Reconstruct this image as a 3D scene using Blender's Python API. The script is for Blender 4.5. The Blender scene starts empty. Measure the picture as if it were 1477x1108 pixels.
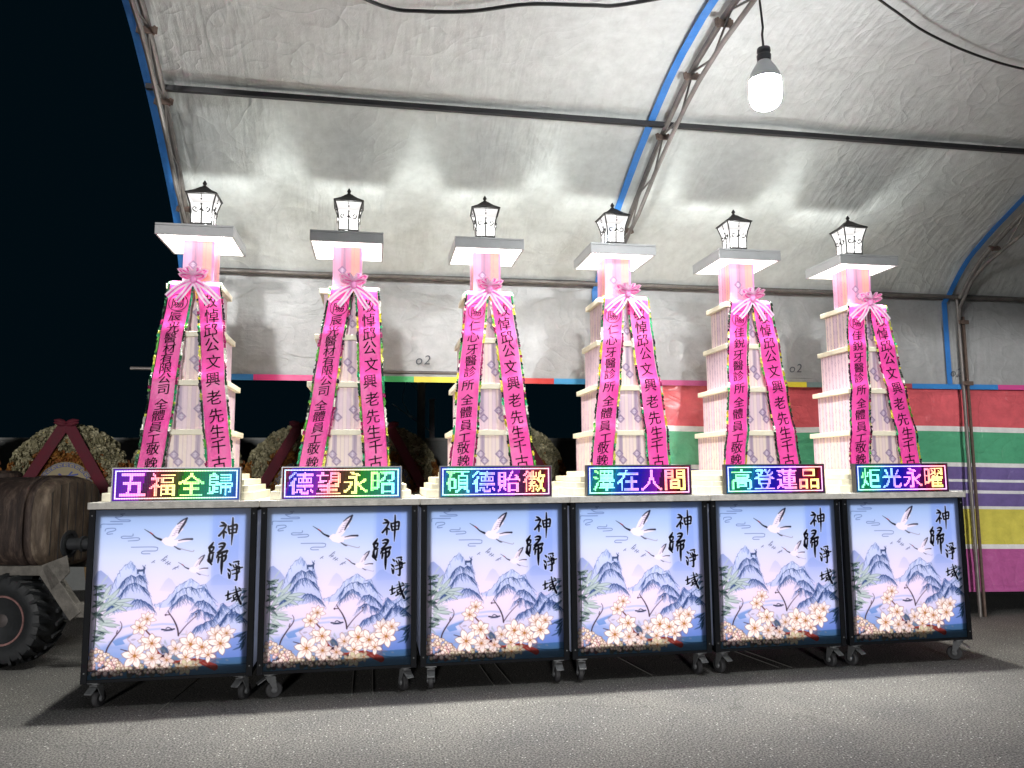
import bpy, math, random
import numpy as np
from mathutils import Vector, Matrix

random.seed(7); RNG = np.random.default_rng(11)
sc = bpy.context.scene
COL = sc.collection
PI = math.pi

# ------------------------------------------------------------------ camera
CX, CY, CZ, YAW, PITCH, ROLL, FPX = (1.667554, -5.088544, 1.381976, .173908, .113234, -.007032, 1113.058)
W0, H0 = 1477, 1108
_f = Vector((math.sin(YAW)*math.cos(PITCH), math.cos(YAW)*math.cos(PITCH), math.sin(PITCH)))
_r0 = Vector((math.cos(YAW), -math.sin(YAW), 0)); _u0 = _r0.cross(_f)
_r = _r0*math.cos(ROLL) + _u0*math.sin(ROLL); _u = -_r0*math.sin(ROLL) + _u0*math.cos(ROLL)
cam = bpy.data.objects.new('camera', bpy.data.cameras.new('camera')); COL.objects.link(cam)
cam.matrix_world = Matrix(((_r.x,_u.x,-_f.x,CX),(_r.y,_u.y,-_f.y,CY),(_r.z,_u.z,-_f.z,CZ),(0,0,0,1)))
cam.data.sensor_width = 36; cam.data.lens = FPX*36/W0; cam.data.clip_start = .05; cam.data.clip_end = 500
sc.camera = cam
# ------------------------------------------------------------------ night sky, exposure
world = bpy.data.worlds.new('World'); sc.world = world; world.use_nodes = True
bg = world.node_tree.nodes['Background']
bg.inputs['Color'].default_value = (.12, .62, 1.0, 1); bg.inputs['Strength'].default_value = .0028
fill_lamp = bpy.data.lights.new('front_fill', 'SUN'); fill_lamp.energy = .85; fill_lamp.angle = math.radians(4); fill_lamp.color = (1.,.98,.97)  # unseen low sun lamp added as frontal fill from behind the camera
mo = bpy.data.objects.new('front_fill', fill_lamp); COL.objects.link(mo); mo.rotation_euler = Vector((.16,1.,-.05)).to_track_quat('-Z','Y').to_euler()
sc.view_settings.view_transform = 'Standard'; sc.view_settings.look = 'None'
sc.view_settings.exposure = 1.0; sc.view_settings.gamma = 1
sc.cycles.use_denoising = True
try: sc.cycles.denoiser = 'OPENIMAGEDENOISE'
except Exception: pass
sc.cycles.max_bounces = 7; sc.cycles.diffuse_bounces = 4; sc.cycles.glossy_bounces = 3
sc.cycles.sample_clamp_indirect = 6; sc.cycles.use_adaptive_sampling = False
sc.cycles.caustics_reflective = False; sc.cycles.caustics_refractive = False
# lamp strengths (watts / radiance)
P_DOWN = 84.        # each recessed downlight under a tower cap
L_BULB = 225.0      # hanging LED bulb
L_PANE = .34       # lantern panes
P_LANTERN = 9.0     # lamp inside each lantern, watts
L_BOX = .385        # lightbox sheet
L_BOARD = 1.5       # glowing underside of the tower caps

# ------------------------------------------------------------------ helpers
def lin(c):
    return tuple(((x/255)/12.92 if x/255 <= .04045 else ((x/255+.055)/1.055)**2.4) for x in c)
def lina(a):
    a = np.clip(a, 0, 1); return np.where(a <= .04045, a/12.92, ((a+.055)/1.055)**2.4)

def mat(name, color=(.5,.5,.5), rough=.5, metal=0., var=0., vscale=6., bump=0., bscale=60., spec=.5, attr=None, emis=None, estr=0., sample=True):
    m = bpy.data.materials.new(name); m.use_nodes = True
    nt = m.node_tree; b = nt.nodes['Principled BSDF']
    b.inputs['Roughness'].default_value = rough; b.inputs['Metallic'].default_value = metal
    b.inputs['Specular IOR Level'].default_value = spec
    col = None
    if attr:
        a = nt.nodes.new('ShaderNodeAttribute'); a.attribute_name = attr; col = a.outputs['Color']
    if var > 0 or bump > 0: tc = nt.nodes.new('ShaderNodeTexCoord')
    if var > 0:
        n = nt.nodes.new('ShaderNodeTexNoise'); n.inputs['Scale'].default_value = vscale; n.inputs['Detail'].default_value = 6; n.inputs['Roughness'].default_value = .65
        nt.links.new(tc.outputs['Object'], n.inputs['Vector'])
        mr = nt.nodes.new('ShaderNodeMapRange'); mr.inputs[1].default_value = .3; mr.inputs[2].default_value = .7
        mr.inputs[3].default_value = 1-var; mr.inputs[4].default_value = 1+var
        nt.links.new(n.outputs['Fac'], mr.inputs[0])
        mx = nt.nodes.new('ShaderNodeVectorMath'); mx.operation = 'SCALE'
        if col: nt.links.new(col, mx.inputs[0])
        else: mx.inputs[0].default_value = color
        nt.links.new(mr.outputs[0], mx.inputs['Scale']); col = mx.outputs[0]
        r2 = nt.nodes.new('ShaderNodeMapRange'); r2.inputs[3].default_value = max(.05,rough-.12); r2.inputs[4].default_value = min(1,rough+.12)
        nt.links.new(n.outputs['Fac'], r2.inputs[0]); nt.links.new(r2.outputs[0], b.inputs['Roughness'])
    if col: nt.links.new(col, b.inputs['Base Color'])
    else: b.inputs['Base Color'].default_value = (*color, 1)
    if bump > 0:
        n2 = nt.nodes.new('ShaderNodeTexNoise'); n2.inputs['Scale'].default_value = bscale; n2.inputs['Detail'].default_value = 5
        nt.links.new(tc.outputs['Object'], n2.inputs['Vector'])
        bp = nt.nodes.new('ShaderNodeBump'); bp.inputs['Strength'].default_value = bump; bp.inputs['Distance'].default_value = .01
        nt.links.new(n2.outputs['Fac'], bp.inputs['Height']); nt.links.new(bp.outputs[0], b.inputs['Normal'])
    if emis is not None:
        b.inputs['Emission Color'].default_value = (*emis, 1); b.inputs['Emission Strength'].default_value = estr
        if not sample: m.cycles.emission_sampling = 'NONE'
    return m

class MB:
    def __init__(s): s.v = []; s.f = []; s.c = []; s.mi = []
    def add(s, vs, fs, col=None, mi=0):
        o = len(s.v); s.v += [tuple(p) for p in vs]
        for f in fs: s.f.append(tuple(o+i for i in f)); s.c.append(col); s.mi.append(mi)
        return s
    def box(s, x0, x1, y0, y1, z0, z1, col=None, M=None, mi=0):
        vs = [(x,y,z) for z in (z0,z1) for y in (y0,y1) for x in (x0,x1)]
        if M is not None: vs = [M @ Vector(p) for p in vs]
        return s.add(vs, [(0,2,3,1),(4,5,7,6),(0,1,5,4),(2,6,7,3),(0,4,6,2),(1,3,7,5)], col, mi)
    def tube(s, pts, r, n=8, col=None, cap=True, sq=False, mi=0):
        pts = [Vector(p) for p in pts]; rs = r if isinstance(r, (list,tuple)) else [r]*len(pts)
        vs = []; t0 = None
        for i, p in enumerate(pts):
            t = (pts[min(i+1,len(pts)-1)] - pts[max(i-1,0)]).normalized()
            if t0 is None:
                ref = Vector((0,0,1)) if abs(t.z) < .9 else Vector((0,1,0))
                a = t.cross(ref).normalized()
            else:
                a = (a - t*a.dot(t)).normalized()
            t0 = t; b = t.cross(a)
            for k in range(n):
                th = 2*PI*(k+(.5 if sq else 0))/n; q_ = rs[i]*(1.414 if sq else 1)
                vs.append(p + a*math.cos(th)*q_ + b*math.sin(th)*q_)
        fs = []
        for i in range(len(pts)-1):
            for k in range(n):
                k2 = (k+1) % n; fs.append((i*n+k, i*n+k2, (i+1)*n+k2, (i+1)*n+k))
        if cap:
            fs.append(tuple(range(n-1,-1,-1))); fs.append(tuple((len(pts)-1)*n+k for k in range(n)))
        return s.add(vs, fs, col, mi)
    def lathe(s, prof, n=24, c=(0,0,0), axis='z', col=None, mi=0):
        vs = []
        for (r, h) in prof:
            for k in range(n):
                a = 2*PI*k/n; x, y = r*math.cos(a), r*math.sin(a)
                p = (x,y,h) if axis == 'z' else ((x,h,y) if axis == 'y' else (h,x,y))
                vs.append((p[0]+c[0], p[1]+c[1], p[2]+c[2]))
        fs = []
        for i in range(len(prof)-1):
            for k in range(n):
                k2 = (k+1) % n; fs.append((i*n+k, i*n+k2, (i+1)*n+k2, (i+1)*n+k))
        fs.append(tuple(range(n-1,-1,-1))); fs.append(tuple((len(prof)-1)*n+k for k in range(n)))
        return s.add(vs, fs, col, mi)
    def mesh(s, name):
        me = bpy.data.meshes.new(name); me.from_pydata(s.v, [], s.f)
        if any(c is not None for c in s.c):
            a = me.color_attributes.new('Col', 'FLOAT_COLOR', 'CORNER'); out = []
            for f, c in zip(s.f, s.c):
                c = c or (.5,.5,.5); out += [*c, 1.]*len(f)
            a.data.foreach_set('color', out)
        if any(s.mi): me.polygons.foreach_set('material_index', s.mi)
        me.validate(); me.update(); return me
    def build(s, name, m, parent=None, smooth=False, bevel=0., bseg=2):
        return link(name, s.mesh(name), m, parent, smooth, bevel, bseg)

def link(name, me, m, parent=None, smooth=False, bevel=0., bseg=2):
    o = bpy.data.objects.new(name, me); COL.objects.link(o)
    for mm in (m if isinstance(m, (list,tuple)) else [m]): me.materials.append(mm)
    if parent is not None: o.parent = parent
    if smooth:
        me.polygons.foreach_set('use_smooth', [True]*len(me.polygons))
        if smooth != 'all':
            try: me.set_sharp_from_angle(angle=math.radians(40))
            except Exception: pass
    if bevel > 0:
        b = o.modifiers.new('bevel', 'BEVEL'); b.width = bevel; b.segments = bseg; b.limit_method = 'ANGLE'; b.angle_limit = math.radians(40)
    return o
def tag(o, label, cat, group=None, kind=None):
    if label: o['label'] = label
    if cat: o['category'] = cat
    if group: o['group'] = group
    if kind: o['kind'] = kind
    return o
def thing(name, label, cat, loc=(0,0,0), rz=0., group=None):
    o = bpy.data.objects.new(name, None); COL.objects.link(o); o.empty_display_size = .1
    o.location = loc; o.rotation_euler = (0,0,rz); return tag(o, label, cat, group)
def copy_tree(o, parent=None):
    c = o.copy(); COL.objects.link(c)
    if parent is not None: c.parent = parent
    for ch in list(o.children): copy_tree(ch, c)
    return c

def canvas_grid(img, fn, mesh_parts):
    """add a grid of points coloured by img (H,W,3 sRGB 0..1); fn(u,v)->xyz arrays, v down"""
    H, W = img.shape[:2]
    u, v = np.meshgrid((np.arange(W)+.5)/W, (np.arange(H)+.5)/H)
    u = (u-.5/W)/(1-1/W); v = (v-.5/H)/(1-1/H)
    x, y, z = fn(u, v)
    mesh_parts.append((np.stack([x,y,z],-1).reshape(-1,3), (H,W), lina(img).reshape(-1,3)))
def canvas_mesh(name, parts):
    vs = []; fs = []; cs = []; o = 0
    for p, (H,W), c in parts:
        vs.append(p); cs.append(c)
        i = (np.arange(H-1)[:,None]*W + np.arange(W-1)[None,:]).ravel() + o
        fs.append(np.stack([i, i+W, i+W+1, i+1], -1)); o += len(p)
    vs = np.concatenate(vs); fs = np.concatenate(fs); cs = np.concatenate(cs)
    me = bpy.data.meshes.new(name)
    me.vertices.add(len(vs)); me.vertices.foreach_set('co', vs.astype(np.float32).ravel())
    me.loops.add(len(fs)*4); me.loops.foreach_set('vertex_index', fs.astype(np.int32).ravel())
    me.polygons.add(len(fs)); me.polygons.foreach_set('loop_start', (np.arange(len(fs))*4).astype(np.int32))
    me.polygons.foreach_set('loop_total', np.full(len(fs),4,np.int32))
    me.update(calc_edges=True)
    a = me.color_attributes.new('Col', 'FLOAT_COLOR', 'POINT')
    a.data.foreach_set('color', np.concatenate([cs, np.ones((len(cs),1))],1).astype(np.float32).ravel())
    me.validate(); return me

# ---- a small painter on numpy arrays (printed artwork)
class Paint:
    def __init__(s, W, H, sx, sy): s.a = np.ones((H,W,3)); s.W, s.H, s.sx, s.sy = W, H, W/sx, H/sy
    def _blend(s, x0, x1, y0, y1, al, c):
        c = np.array(c)/255; r = s.a[y0:y1, x0:x1]; r += (c-r)*al[...,None]
    def stroke(s, pts, c, w=None, alpha=1., smooth=True, soft=.7):
        P = np.array([(p[0]*s.sx, p[1]*s.sy, (p[2] if len(p) > 2 else w)*.5*s.sx) for p in pts], float)
        if smooth and len(P) > 2:
            Q = np.vstack([2*P[0]-P[1], P, 2*P[-1]-P[-2]]); out = []
            for i in range(1, len(Q)-2):
                for t in np.linspace(0, 1, 7)[:-1]:
                    a, b, c_, d = Q[i-1], Q[i], Q[i+1], Q[i+2]
                    out.append(.5*((2*b)+(c_-a)*t+(2*a-5*b+4*c_-d)*t*t+(-a+3*b-3*c_+d)*t**3))
            P = np.vstack([out, P[-1:]]); P[:,2] = np.maximum(P[:,2], .05)
        m = P[:,2].max()+2
        x0, x1 = max(0,int(P[:,0].min()-m)), min(s.W,int(P[:,0].max()+m)+1); y0, y1 = max(0,int(P[:,1].min()-m)), min(s.H,int(P[:,1].max()+m)+1)
        if x1 <= x0 or y1 <= y0: return
        X, Y = np.meshgrid(np.arange(x0,x1)+.5, np.arange(y0,y1)+.5); D = np.full(X.shape, 1e9)
        for a, b in zip(P, P[1:]):
            dx, dy = b[0]-a[0], b[1]-a[1]; L = dx*dx+dy*dy+1e-9
            t = np.clip(((X-a[0])*dx+(Y-a[1])*dy)/L, 0, 1)
            D = np.minimum(D, np.hypot(X-a[0]-t*dx, Y-a[1]-t*dy) - (a[2]+(b[2]-a[2])*t))
        s._blend(x0,x1,y0,y1, np.clip(.5-D/(2*soft),0,1)*alpha, c)
    def poly(s, pts, c, alpha=1., c2=None):
        P = np.array([(p[0]*s.sx, p[1]*s.sy) for p in pts], float)
        x0, x1 = max(0,int(P[:,0].min())), min(s.W,int(P[:,0].max())+2); y0, y1 = max(0,int(P[:,1].min())), min(s.H,int(P[:,1].max())+2)
        if x1 <= x0 or y1 <= y0: return
        k = 3; X, Y = np.meshgrid(x0+(np.arange((x1-x0)*k)+.5)/k, y0+(np.arange((y1-y0)*k)+.5)/k); ins = np.zeros(X.shape, bool)
        for a, b in zip(P, np.roll(P,-1,0)):
            if a[1] == b[1]: continue
            cr = (a[1] > Y) != (b[1] > Y); ins ^= cr & (X < (b[0]-a[0])*(Y-a[1])/(b[1]-a[1])+a[0])
        al = ins.reshape(y1-y0,k,x1-x0,k).mean((1,3))*alpha
        if c2 is not None:                                     # print colour runs from c (top) to c2 (bottom)
            t = np.linspace(0,1,y1-y0)[:,None,None]; cc = (np.array(c)*(1-t)+np.array(c2)*t)/255
            r = s.a[y0:y1,x0:x1]; r += (cc-r)*al[...,None]
        else: s._blend(x0,x1,y0,y1, al, c)
    def disc(s, x, y, r, c, alpha=1.): s.stroke([(x,y,2*r),(x+.01,y,2*r)], c, alpha=alpha, smooth=False)
    def leaf(s, x, y, ang, L, w, c, alpha=1., edge=None, ew=2.):
        d = np.array([math.cos(ang), math.sin(ang)]); n = np.array([-d[1], d[0]]); o = np.array([x,y])
        sh = [(0,0),(.25,.75),(.55,1),(.8,.7),(1,0)]
        up = [o+d*L*t+n*w*.5*k for t,k in sh]; dn = [o+d*L*t-n*w*.5*k for t,k in sh[::-1]]
        s.poly(up+dn, c, alpha)
        if edge:
            s.stroke(up, edge, ew, .8*alpha); s.stroke(dn, edge, ew, .8*alpha)

# ---- glyphs (Blender's own built-in font) as triangles
_fc = bpy.data.curves.new('glyph', 'FONT'); _fo = bpy.data.objects.new('glyph', _fc); COL.objects.link(_fo)
_gl = {}
def glyph(ch):
    if ch not in _gl:
        _fc.body = ch; dg = bpy.context.evaluated_depsgraph_get(); dg.update()
        m = _fo.evaluated_get(dg).to_mesh()
        _gl[ch] = ([tuple(v.co[:2]) for v in m.vertices], [tuple(p.vertices) for p in m.polygons])
        _fo.evaluated_get(dg).to_mesh_clear()
    return _gl[ch]
def glyph_raster(ch, n, ss=6):
    vs, fs = glyph(ch); V = np.array(vs); lo, hi = V.min(0), V.max(0); V = (V-lo)/(hi-lo)
    N = n*ss; X, Y = np.meshgrid((np.arange(N)+.5)/N, 1-(np.arange(N)+.5)/N); A = np.zeros((N,N), bool)
    for f in fs:
        P = V[list(f)]; ins = np.zeros((N,N), bool)
        for a, b in zip(P, np.roll(P,-1,0)):
            if a[1] == b[1]: continue
            cr = (a[1] > Y) != (b[1] > Y); ins ^= cr & (X < (b[0]-a[0])*(Y-a[1])/(b[1]-a[1])+a[0])
        A |= ins
    return A.reshape(n,ss,n,ss).mean((1,3))

# ================================================================== GROUND
OFF = [0, .998, 1.9952, 2.9886, 3.9882, 4.9872]          # where each cart stands along the row
def asphalt():
    m = bpy.data.materials.new('asphalt'); m.use_nodes = True; nt = m.node_tree; b = nt.nodes['Principled BSDF']; L = nt.links
    tc = nt.nodes.new('ShaderNodeTexCoord')
    def noise(s, d=4, r=.6):
        n = nt.nodes.new('ShaderNodeTexNoise'); n.inputs['Scale'].default_value = s; n.inputs['Detail'].default_value = d; n.inputs['Roughness'].default_value = r
        L.new(tc.outputs['Object'], n.inputs['Vector']); return n.outputs['Fac']
    def ramp(src, *st):
        c = nt.nodes.new('ShaderNodeValToRGB'); e = c.color_ramp.elements
        while len(e) < len(st): e.new(.5)
        for k, (p, v) in enumerate(st): e[k].position = p; e[k].color = (*v, 1)
        L.new(src, c.inputs[0]); return c.outputs[0]
    def mix(a, bb, fac, mode='MULTIPLY'):
        x = nt.nodes.new('ShaderNodeMixRGB'); x.blend_type = mode
        if isinstance(fac, float): x.inputs[0].default_value = fac
        else: L.new(fac, x.inputs[0])
        L.new(a, x.inputs[1])
        if isinstance(bb, tuple): x.inputs[2].default_value = (*bb,1)
        else: L.new(bb, x.inputs[2])
        return x.outputs[0]
    grain = ramp(noise(95, 4, .75), (.37,(.036,.0355,.034)), (.5,(.165,.162,.153)), (.62,(.39,.38,.355)))
    big = ramp(noise(1.3, 6, .6), (.32,(.72,.72,.74)), (.68,(1.12,1.1,1.06)))
    c = mix(grain, big, .8)
    v = nt.nodes.new('ShaderNodeTexVoronoi'); v.inputs['Scale'].default_value = 75; L.new(tc.outputs['Object'], v.inputs['Vector'])
    sep = nt.nodes.new('ShaderNodeSeparateColor'); L.new(v.outputs['Color'], sep.inputs[0])
    a1 = nt.nodes.new('ShaderNodeMath'); a1.operation = 'GREATER_THAN'; a1.inputs[1].default_value = .965; L.new(sep.outputs[0], a1.inputs[0])
    a2 = nt.nodes.new('ShaderNodeMath'); a2.operation = 'LESS_THAN'; a2.inputs[1].default_value = .3; L.new(v.outputs['Distance'], a2.inputs[0])
    a3 = nt.nodes.new('ShaderNodeMath'); a3.operation = 'MULTIPLY'; L.new(a1.outputs[0], a3.inputs[0]); L.new(a2.outputs[0], a3.inputs[1])
    c = mix(c, (.78,.77,.72), a3.outputs[0], 'MIX')                     # pale stone chips
    # fine cracks
    vc = nt.nodes.new('ShaderNodeTexVoronoi'); vc.feature = 'DISTANCE_TO_EDGE'; vc.inputs['Scale'].default_value = 1.1
    wv = nt.nodes.new('ShaderNodeVectorMath'); wv.operation = 'MULTIPLY_ADD'; nz = nt.nodes.new('ShaderNodeTexNoise'); nz.inputs['Scale'].default_value = 3.5; nz.inputs['Detail'].default_value = 5
    L.new(tc.outputs['Object'], nz.inputs['Vector']); L.new(nz.outputs['Color'], wv.inputs[0]); wv.inputs[1].default_value = (.45,.45,0); L.new(tc.outputs['Object'], wv.inputs[2]); L.new(wv.outputs[0], vc.inputs['Vector'])
    ck = ramp(vc.outputs['Distance'], (.0,(.62,.62,.62)), (.006,(1,1,1))); c = mix(c, ck, .8)
    L.new(c, b.inputs['Base Color']); b.inputs['Roughness'].default_value = .78; b.inputs['Specular IOR Level'].default_value = .35
    bp = nt.nodes.new('ShaderNodeBump'); bp.inputs['Strength'].default_value = .8; bp.inputs['Distance'].default_value = .008
    L.new(noise(110, 4, .7), bp.inputs['Height']); L.new(bp.outputs[0], b.inputs['Normal'])
    return m
g = MB(); g.add([(-90,-60,0),(90,-60,0),(90,120,0),(-90,120,0)], [(0,1,2,3)])
tag(g.build('ground', asphalt()), 'rough grey asphalt yard under the display carts', None, None, 'structure')

# ================================================================== TENT
PROF = [(1.475,3.075),(1.30,3.27),(1.152,3.395),(.862,3.557),(.346,3.805),(.03,3.935),(-.291,4.051),(-.534,4.118),(-.9,4.175),(-1.5,4.21)]
PROF = PROF + [(-3-y, z) for y, z in PROF[-2::-1]]
def prof_at(s):                                           # s in metres of arc
    acc = 0
    for (y0,z0),(y1,z1) in zip(PROF, PROF[1:]):
        d = math.hypot(y1-y0, z1-z0)
        if acc+d >= s: t = (s-acc)/d; return y0+(y1-y0)*t, z0+(z1-z0)*t, (y1-y0)/d, (z1-z0)/d
        acc += d
    return PROF[-1][0], PROF[-1][1], (PROF[-1][0]-PROF[-2][0])/d, (PROF[-1][1]-PROF[-2][1])/d
ARC = sum(math.hypot(b[0]-a[0], b[1]-a[1]) for a, b in zip(PROF, PROF[1:]))
ARCH_X = [.19, 3.72, 7.26]
def skew(y): return .0644*(1.157-max(y,-1.5))               # the left end frame stands slightly askew
tent = thing('party_tent', 'long silver tarpaulin tent on curved steel trusses behind the six towers', 'tent', (3.7, -1.5, 0))
TB = Vector((3.7,-1.5,0))
def sheet_mat(name, color, metal, rough, attr=None, k=.55, stretch=(7,1.4), k2=1., pk=.75):
    m = bpy.data.materials.new(name); m.use_nodes = True; nt = m.node_tree; b = nt.nodes['Principled BSDF']; L = nt.links
    uv = nt.nodes.new('ShaderNodeUVMap'); uv.uv_map = 'UVMap'
    def mapn(sx, sy, rot=0):
        mp = nt.nodes.new('ShaderNodeMapping'); mp.inputs['Scale'].default_value = (sx,sy,1); mp.inputs['Rotation'].default_value = (0,0,rot)
        L.new(uv.outputs[0], mp.inputs['Vector']); return mp.outputs[0]
    def noise(vec, s, d, r=.55, dist=0.):
        n = nt.nodes.new('ShaderNodeTexNoise'); n.inputs['Scale'].default_value = s; n.inputs['Detail'].default_value = d; n.inputs['Roughness'].default_value = r; n.inputs['Distortion'].default_value = dist
        L.new(vec, n.inputs['Vector']); return n.outputs['Fac']
    def math_(op, a, bb=None):
        x = nt.nodes.new('ShaderNodeMath'); x.operation = op
        for i, q_ in enumerate((a, bb)):
            if q_ is None: continue
            if isinstance(q_, (int,float)): x.inputs[i].default_value = q_
            else: L.new(q_, x.inputs[i])
        return x.outputs[0]
    def ridged(src, p=2.2):                                # sharp creases along the zero line of a noise
        return math_('POWER', math_('SUBTRACT', 1., math_('MULTIPLY', math_('ABSOLUTE', math_('SUBTRACT', src, .5)), 4.)), p)
    base = mapn(1,1)
    mask = nt.nodes.new('ShaderNodeMapRange'); mask.inputs[1].default_value = .42; mask.inputs[2].default_value = .62; L.new(noise(mapn(.55,.8), 1.3, 2), mask.inputs[0])
    mask2 = nt.nodes.new('ShaderNodeMapRange'); mask2.inputs[1].default_value = .45; mask2.inputs[2].default_value = .6; L.new(noise(mapn(.9,.5,.4), 1.1, 2), mask2.inputs[0])
    rip = math_('MULTIPLY', noise(mapn(*stretch), 2.2, 2, .4, .3), mask.outputs[0])
    rip2 = math_('MULTIPLY', noise(mapn(stretch[0]*1.3, stretch[1]*1.2, .5), 2.4, 2, .4, .4), mask2.outputs[0])
    cr = ridged(noise(mapn(1.,.8,.7), 2.3, 1.5, .4, .8), 6.)
    cr2 = ridged(noise(mapn(.8,1.1,-.5), 3.4, 2, .4, 1.1), 7.)
    fine = noise(base, 26, 4, .6, .8)
    weave = noise(mapn(3,1), 70, 2, .5)
    blot = noise(base, .8, 2)
    sx = nt.nodes.new('ShaderNodeSeparateXYZ'); L.new(uv.outputs[0], sx.inputs[0])
    seam = math_('LESS_THAN', math_('ABSOLUTE', math_('SUBTRACT', math_('FRACT', math_('DIVIDE', math_('ADD', sx.outputs[0], .37), 1.17)), .5)), .028)
    seam2 = math_('LESS_THAN', math_('ABSOLUTE', math_('SUBTRACT', math_('FRACT', math_('DIVIDE', math_('ADD', sx.outputs[1], .2), .92)), .5)), .008)
    dd = math_('MULTIPLY', math_('ABSOLUTE', math_('SUBTRACT', math_('FRACT', math_('ADD', math_('DIVIDE', math_('SUBTRACT', sx.outputs[0], .2), 3.53), .5)), .5)), 3.53)
    pull = math_('MULTIPLY', math_('POWER', 2.718, math_('MULTIPLY', dd, -3.2)), noise(mapn(11, 1.1, .06), 1.6, 2, .4, .3))    # folds drawn tight towards the frames
    h = math_('MULTIPLY', rip, .7*k)
    for src, w in ((rip2,.55*k),(cr,.085*k2),(cr2,.065*k2),(fine,.085*k2),(weave,.035*k2),(blot,.6*k),(seam,.09*k),(seam2,.06*k),(pull,pk*k)):
        h = math_('ADD', h, math_('MULTIPLY', src, w))
    bp = nt.nodes.new('ShaderNodeBump'); bp.inputs['Strength'].default_value = .9; bp.inputs['Distance'].default_value = .035
    L.new(h, bp.inputs['Height']); L.new(bp.outputs[0], b.inputs['Normal'])
    mr = nt.nodes.new('ShaderNodeMapRange'); mr.inputs[1].default_value = .3; mr.inputs[2].default_value = .7; mr.inputs[3].default_value = .86; mr.inputs[4].default_value = 1.1
    L.new(noise(base, 9, 6, .7), mr.inputs[0])
    sc_ = nt.nodes.new('ShaderNodeVectorMath'); sc_.operation = 'SCALE'; L.new(mr.outputs[0], sc_.inputs['Scale'])
    if attr: a = nt.nodes.new('ShaderNodeAttribute'); a.attribute_name = attr; L.new(a.outputs['Color'], sc_.inputs[0])
    else: sc_.inputs[0].default_value = color
    L.new(sc_.outputs[0], b.inputs['Base Color'])
    b.inputs['Metallic'].default_value = metal; b.inputs['Roughness'].default_value = rough
    return m
M_TARP = sheet_mat('silver_tarpaulin', (.59,.615,.60), .12, .55)
M_WALL = sheet_mat('silver_wall_tarpaulin', (.41,.418,.418), .2, .44, stretch=(1.6,5))
def uv_set(me, uvs):
    l = me.uv_layers.new(name='UVMap'); vi = np.empty(len(me.loops), np.int32); me.loops.foreach_get('vertex_index', vi)
    l.data.foreach_set('uv', np.asarray(uvs, np.float32)[vi].ravel())
def fbm(x, y, seed=0, n=24, f0=.5, f1=4.):
    r = np.random.default_rng(seed); o = np.zeros_like(x)
    for _ in range(n):
        f = math.exp(r.uniform(math.log(f0), math.log(f1))); a = r.uniform(0, 2*PI); o += np.sin((x*math.cos(a)+y*math.sin(a))*f*2*PI/2 + r.uniform(0,6.28))/f
    return o/n**.5
def cloth(name, m, pfn, u0, u1, nu, v0, v1, nv, parent, amp=.012, seed=1, base=Vector((0,0,0)), f0=.5, f1=4., colfn=None, thick=.0025):
    U, V = np.meshgrid(np.linspace(u0,u1,nu), np.linspace(v0,v1,nv)); D = fbm(U, V, seed, f0=f0, f1=f1)*amp
    vs = []; uvs = []
    for j in range(nv):
        for i in range(nu):
            p, n = pfn(U[j,i], V[j,i]); vs.append(tuple(Vector(p)+Vector(n)*D[j,i]-base)); uvs.append((U[j,i], V[j,i]))
    fs = [(j*nu+i, j*nu+i+1, (j+1)*nu+i+1, (j+1)*nu+i) for j in range(nv-1) for i in range(nu-1)]
    me = bpy.data.meshes.new(name); me.from_pydata(vs, [], fs); uv_set(me, uvs)
    if colfn:
        a = me.color_attributes.new('Col', 'FLOAT_COLOR', 'CORNER'); out = []
        for j in range(nv-1):
            for i in range(nu-1): out += [*colfn((U[j,i]+U[j,i+1])/2, (V[j,i]+V[j+1,i])/2), 1.]*4
        a.data.foreach_set('color', out)
    o = link(name, me, m, parent, 'all'); return o
def roof_p(u, s):
    y, z, dy, dz = prof_at(s)
    return (u+skew(y)*max(0,1-(u-.08)/2.5), y, z), (0, -dz, dy)
cloth('roof_sheet', M_TARP, roof_p, .08, 11.2, 180, 0, ARC, 90, tent, .010, 3, TB)
def wall_p(u, v): return (u, 1.52, v), (0,-1,0)
cloth('wall_sheet', M_WALL, wall_p, .10, 11.2, 180, 2.165, 3.085, 26, tent, .010, 9, TB)
# multicoloured hem of the rolled sheet along the bottom of the wall
segs = [(.1,.66,(62,140,205)),(.66,1.2,(228,70,140)),(1.2,1.6,(120,70,150)),(1.6,1.975,(70,185,105)),(1.975,2.45,(238,222,60)),(2.45,2.9,(150,80,160)),(2.9,3.2,(215,60,55)),(3.2,3.6,(70,160,215)),(3.6,4.1,(150,130,160)),(4.1,4.75,(190,90,140)),(4.75,5.25,(120,200,140)),(5.25,5.62,(232,216,70)),(5.62,6.2,(130,150,150)),(6.2,6.72,(170,75,85)),(6.72,7.66,(60,135,205)),(7.66,8.3,(214,80,150)),(8.3,9,(120,70,150)),(9,11.2,(70,185,105))]
hm = MB()
for x0, x1, c in segs: hm.box(x0-TB.x, x1-TB.x, 1.495-TB.y, 1.505-TB.y, 2.148, 2.196, lin(c))
hm.build('wall_hem', mat('hem_sheet', attr='Col', rough=.4, bump=.5, bscale=18), tent)
M_STEEL = mat('galvanised_pipe', (.17,.155,.145), .45, .35, .3, 9)
M_RUST = mat('rusty_bracket', (.15,.105,.085), .6, .3, .35, 30)
M_STRAP = mat('blue_strap', (.035,.19,.55), .45, 0, .12, 12, .2, 40)
M_BLACK = mat('black_cable', (.012,.012,.013), .5)
def arch_pt(x, inset, s):
    y, z, dy, dz = prof_at(s); return Vector((x+(skew(y) if x < 1 else 0), y-inset*dz, z+inset*dy)) - TB
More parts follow.
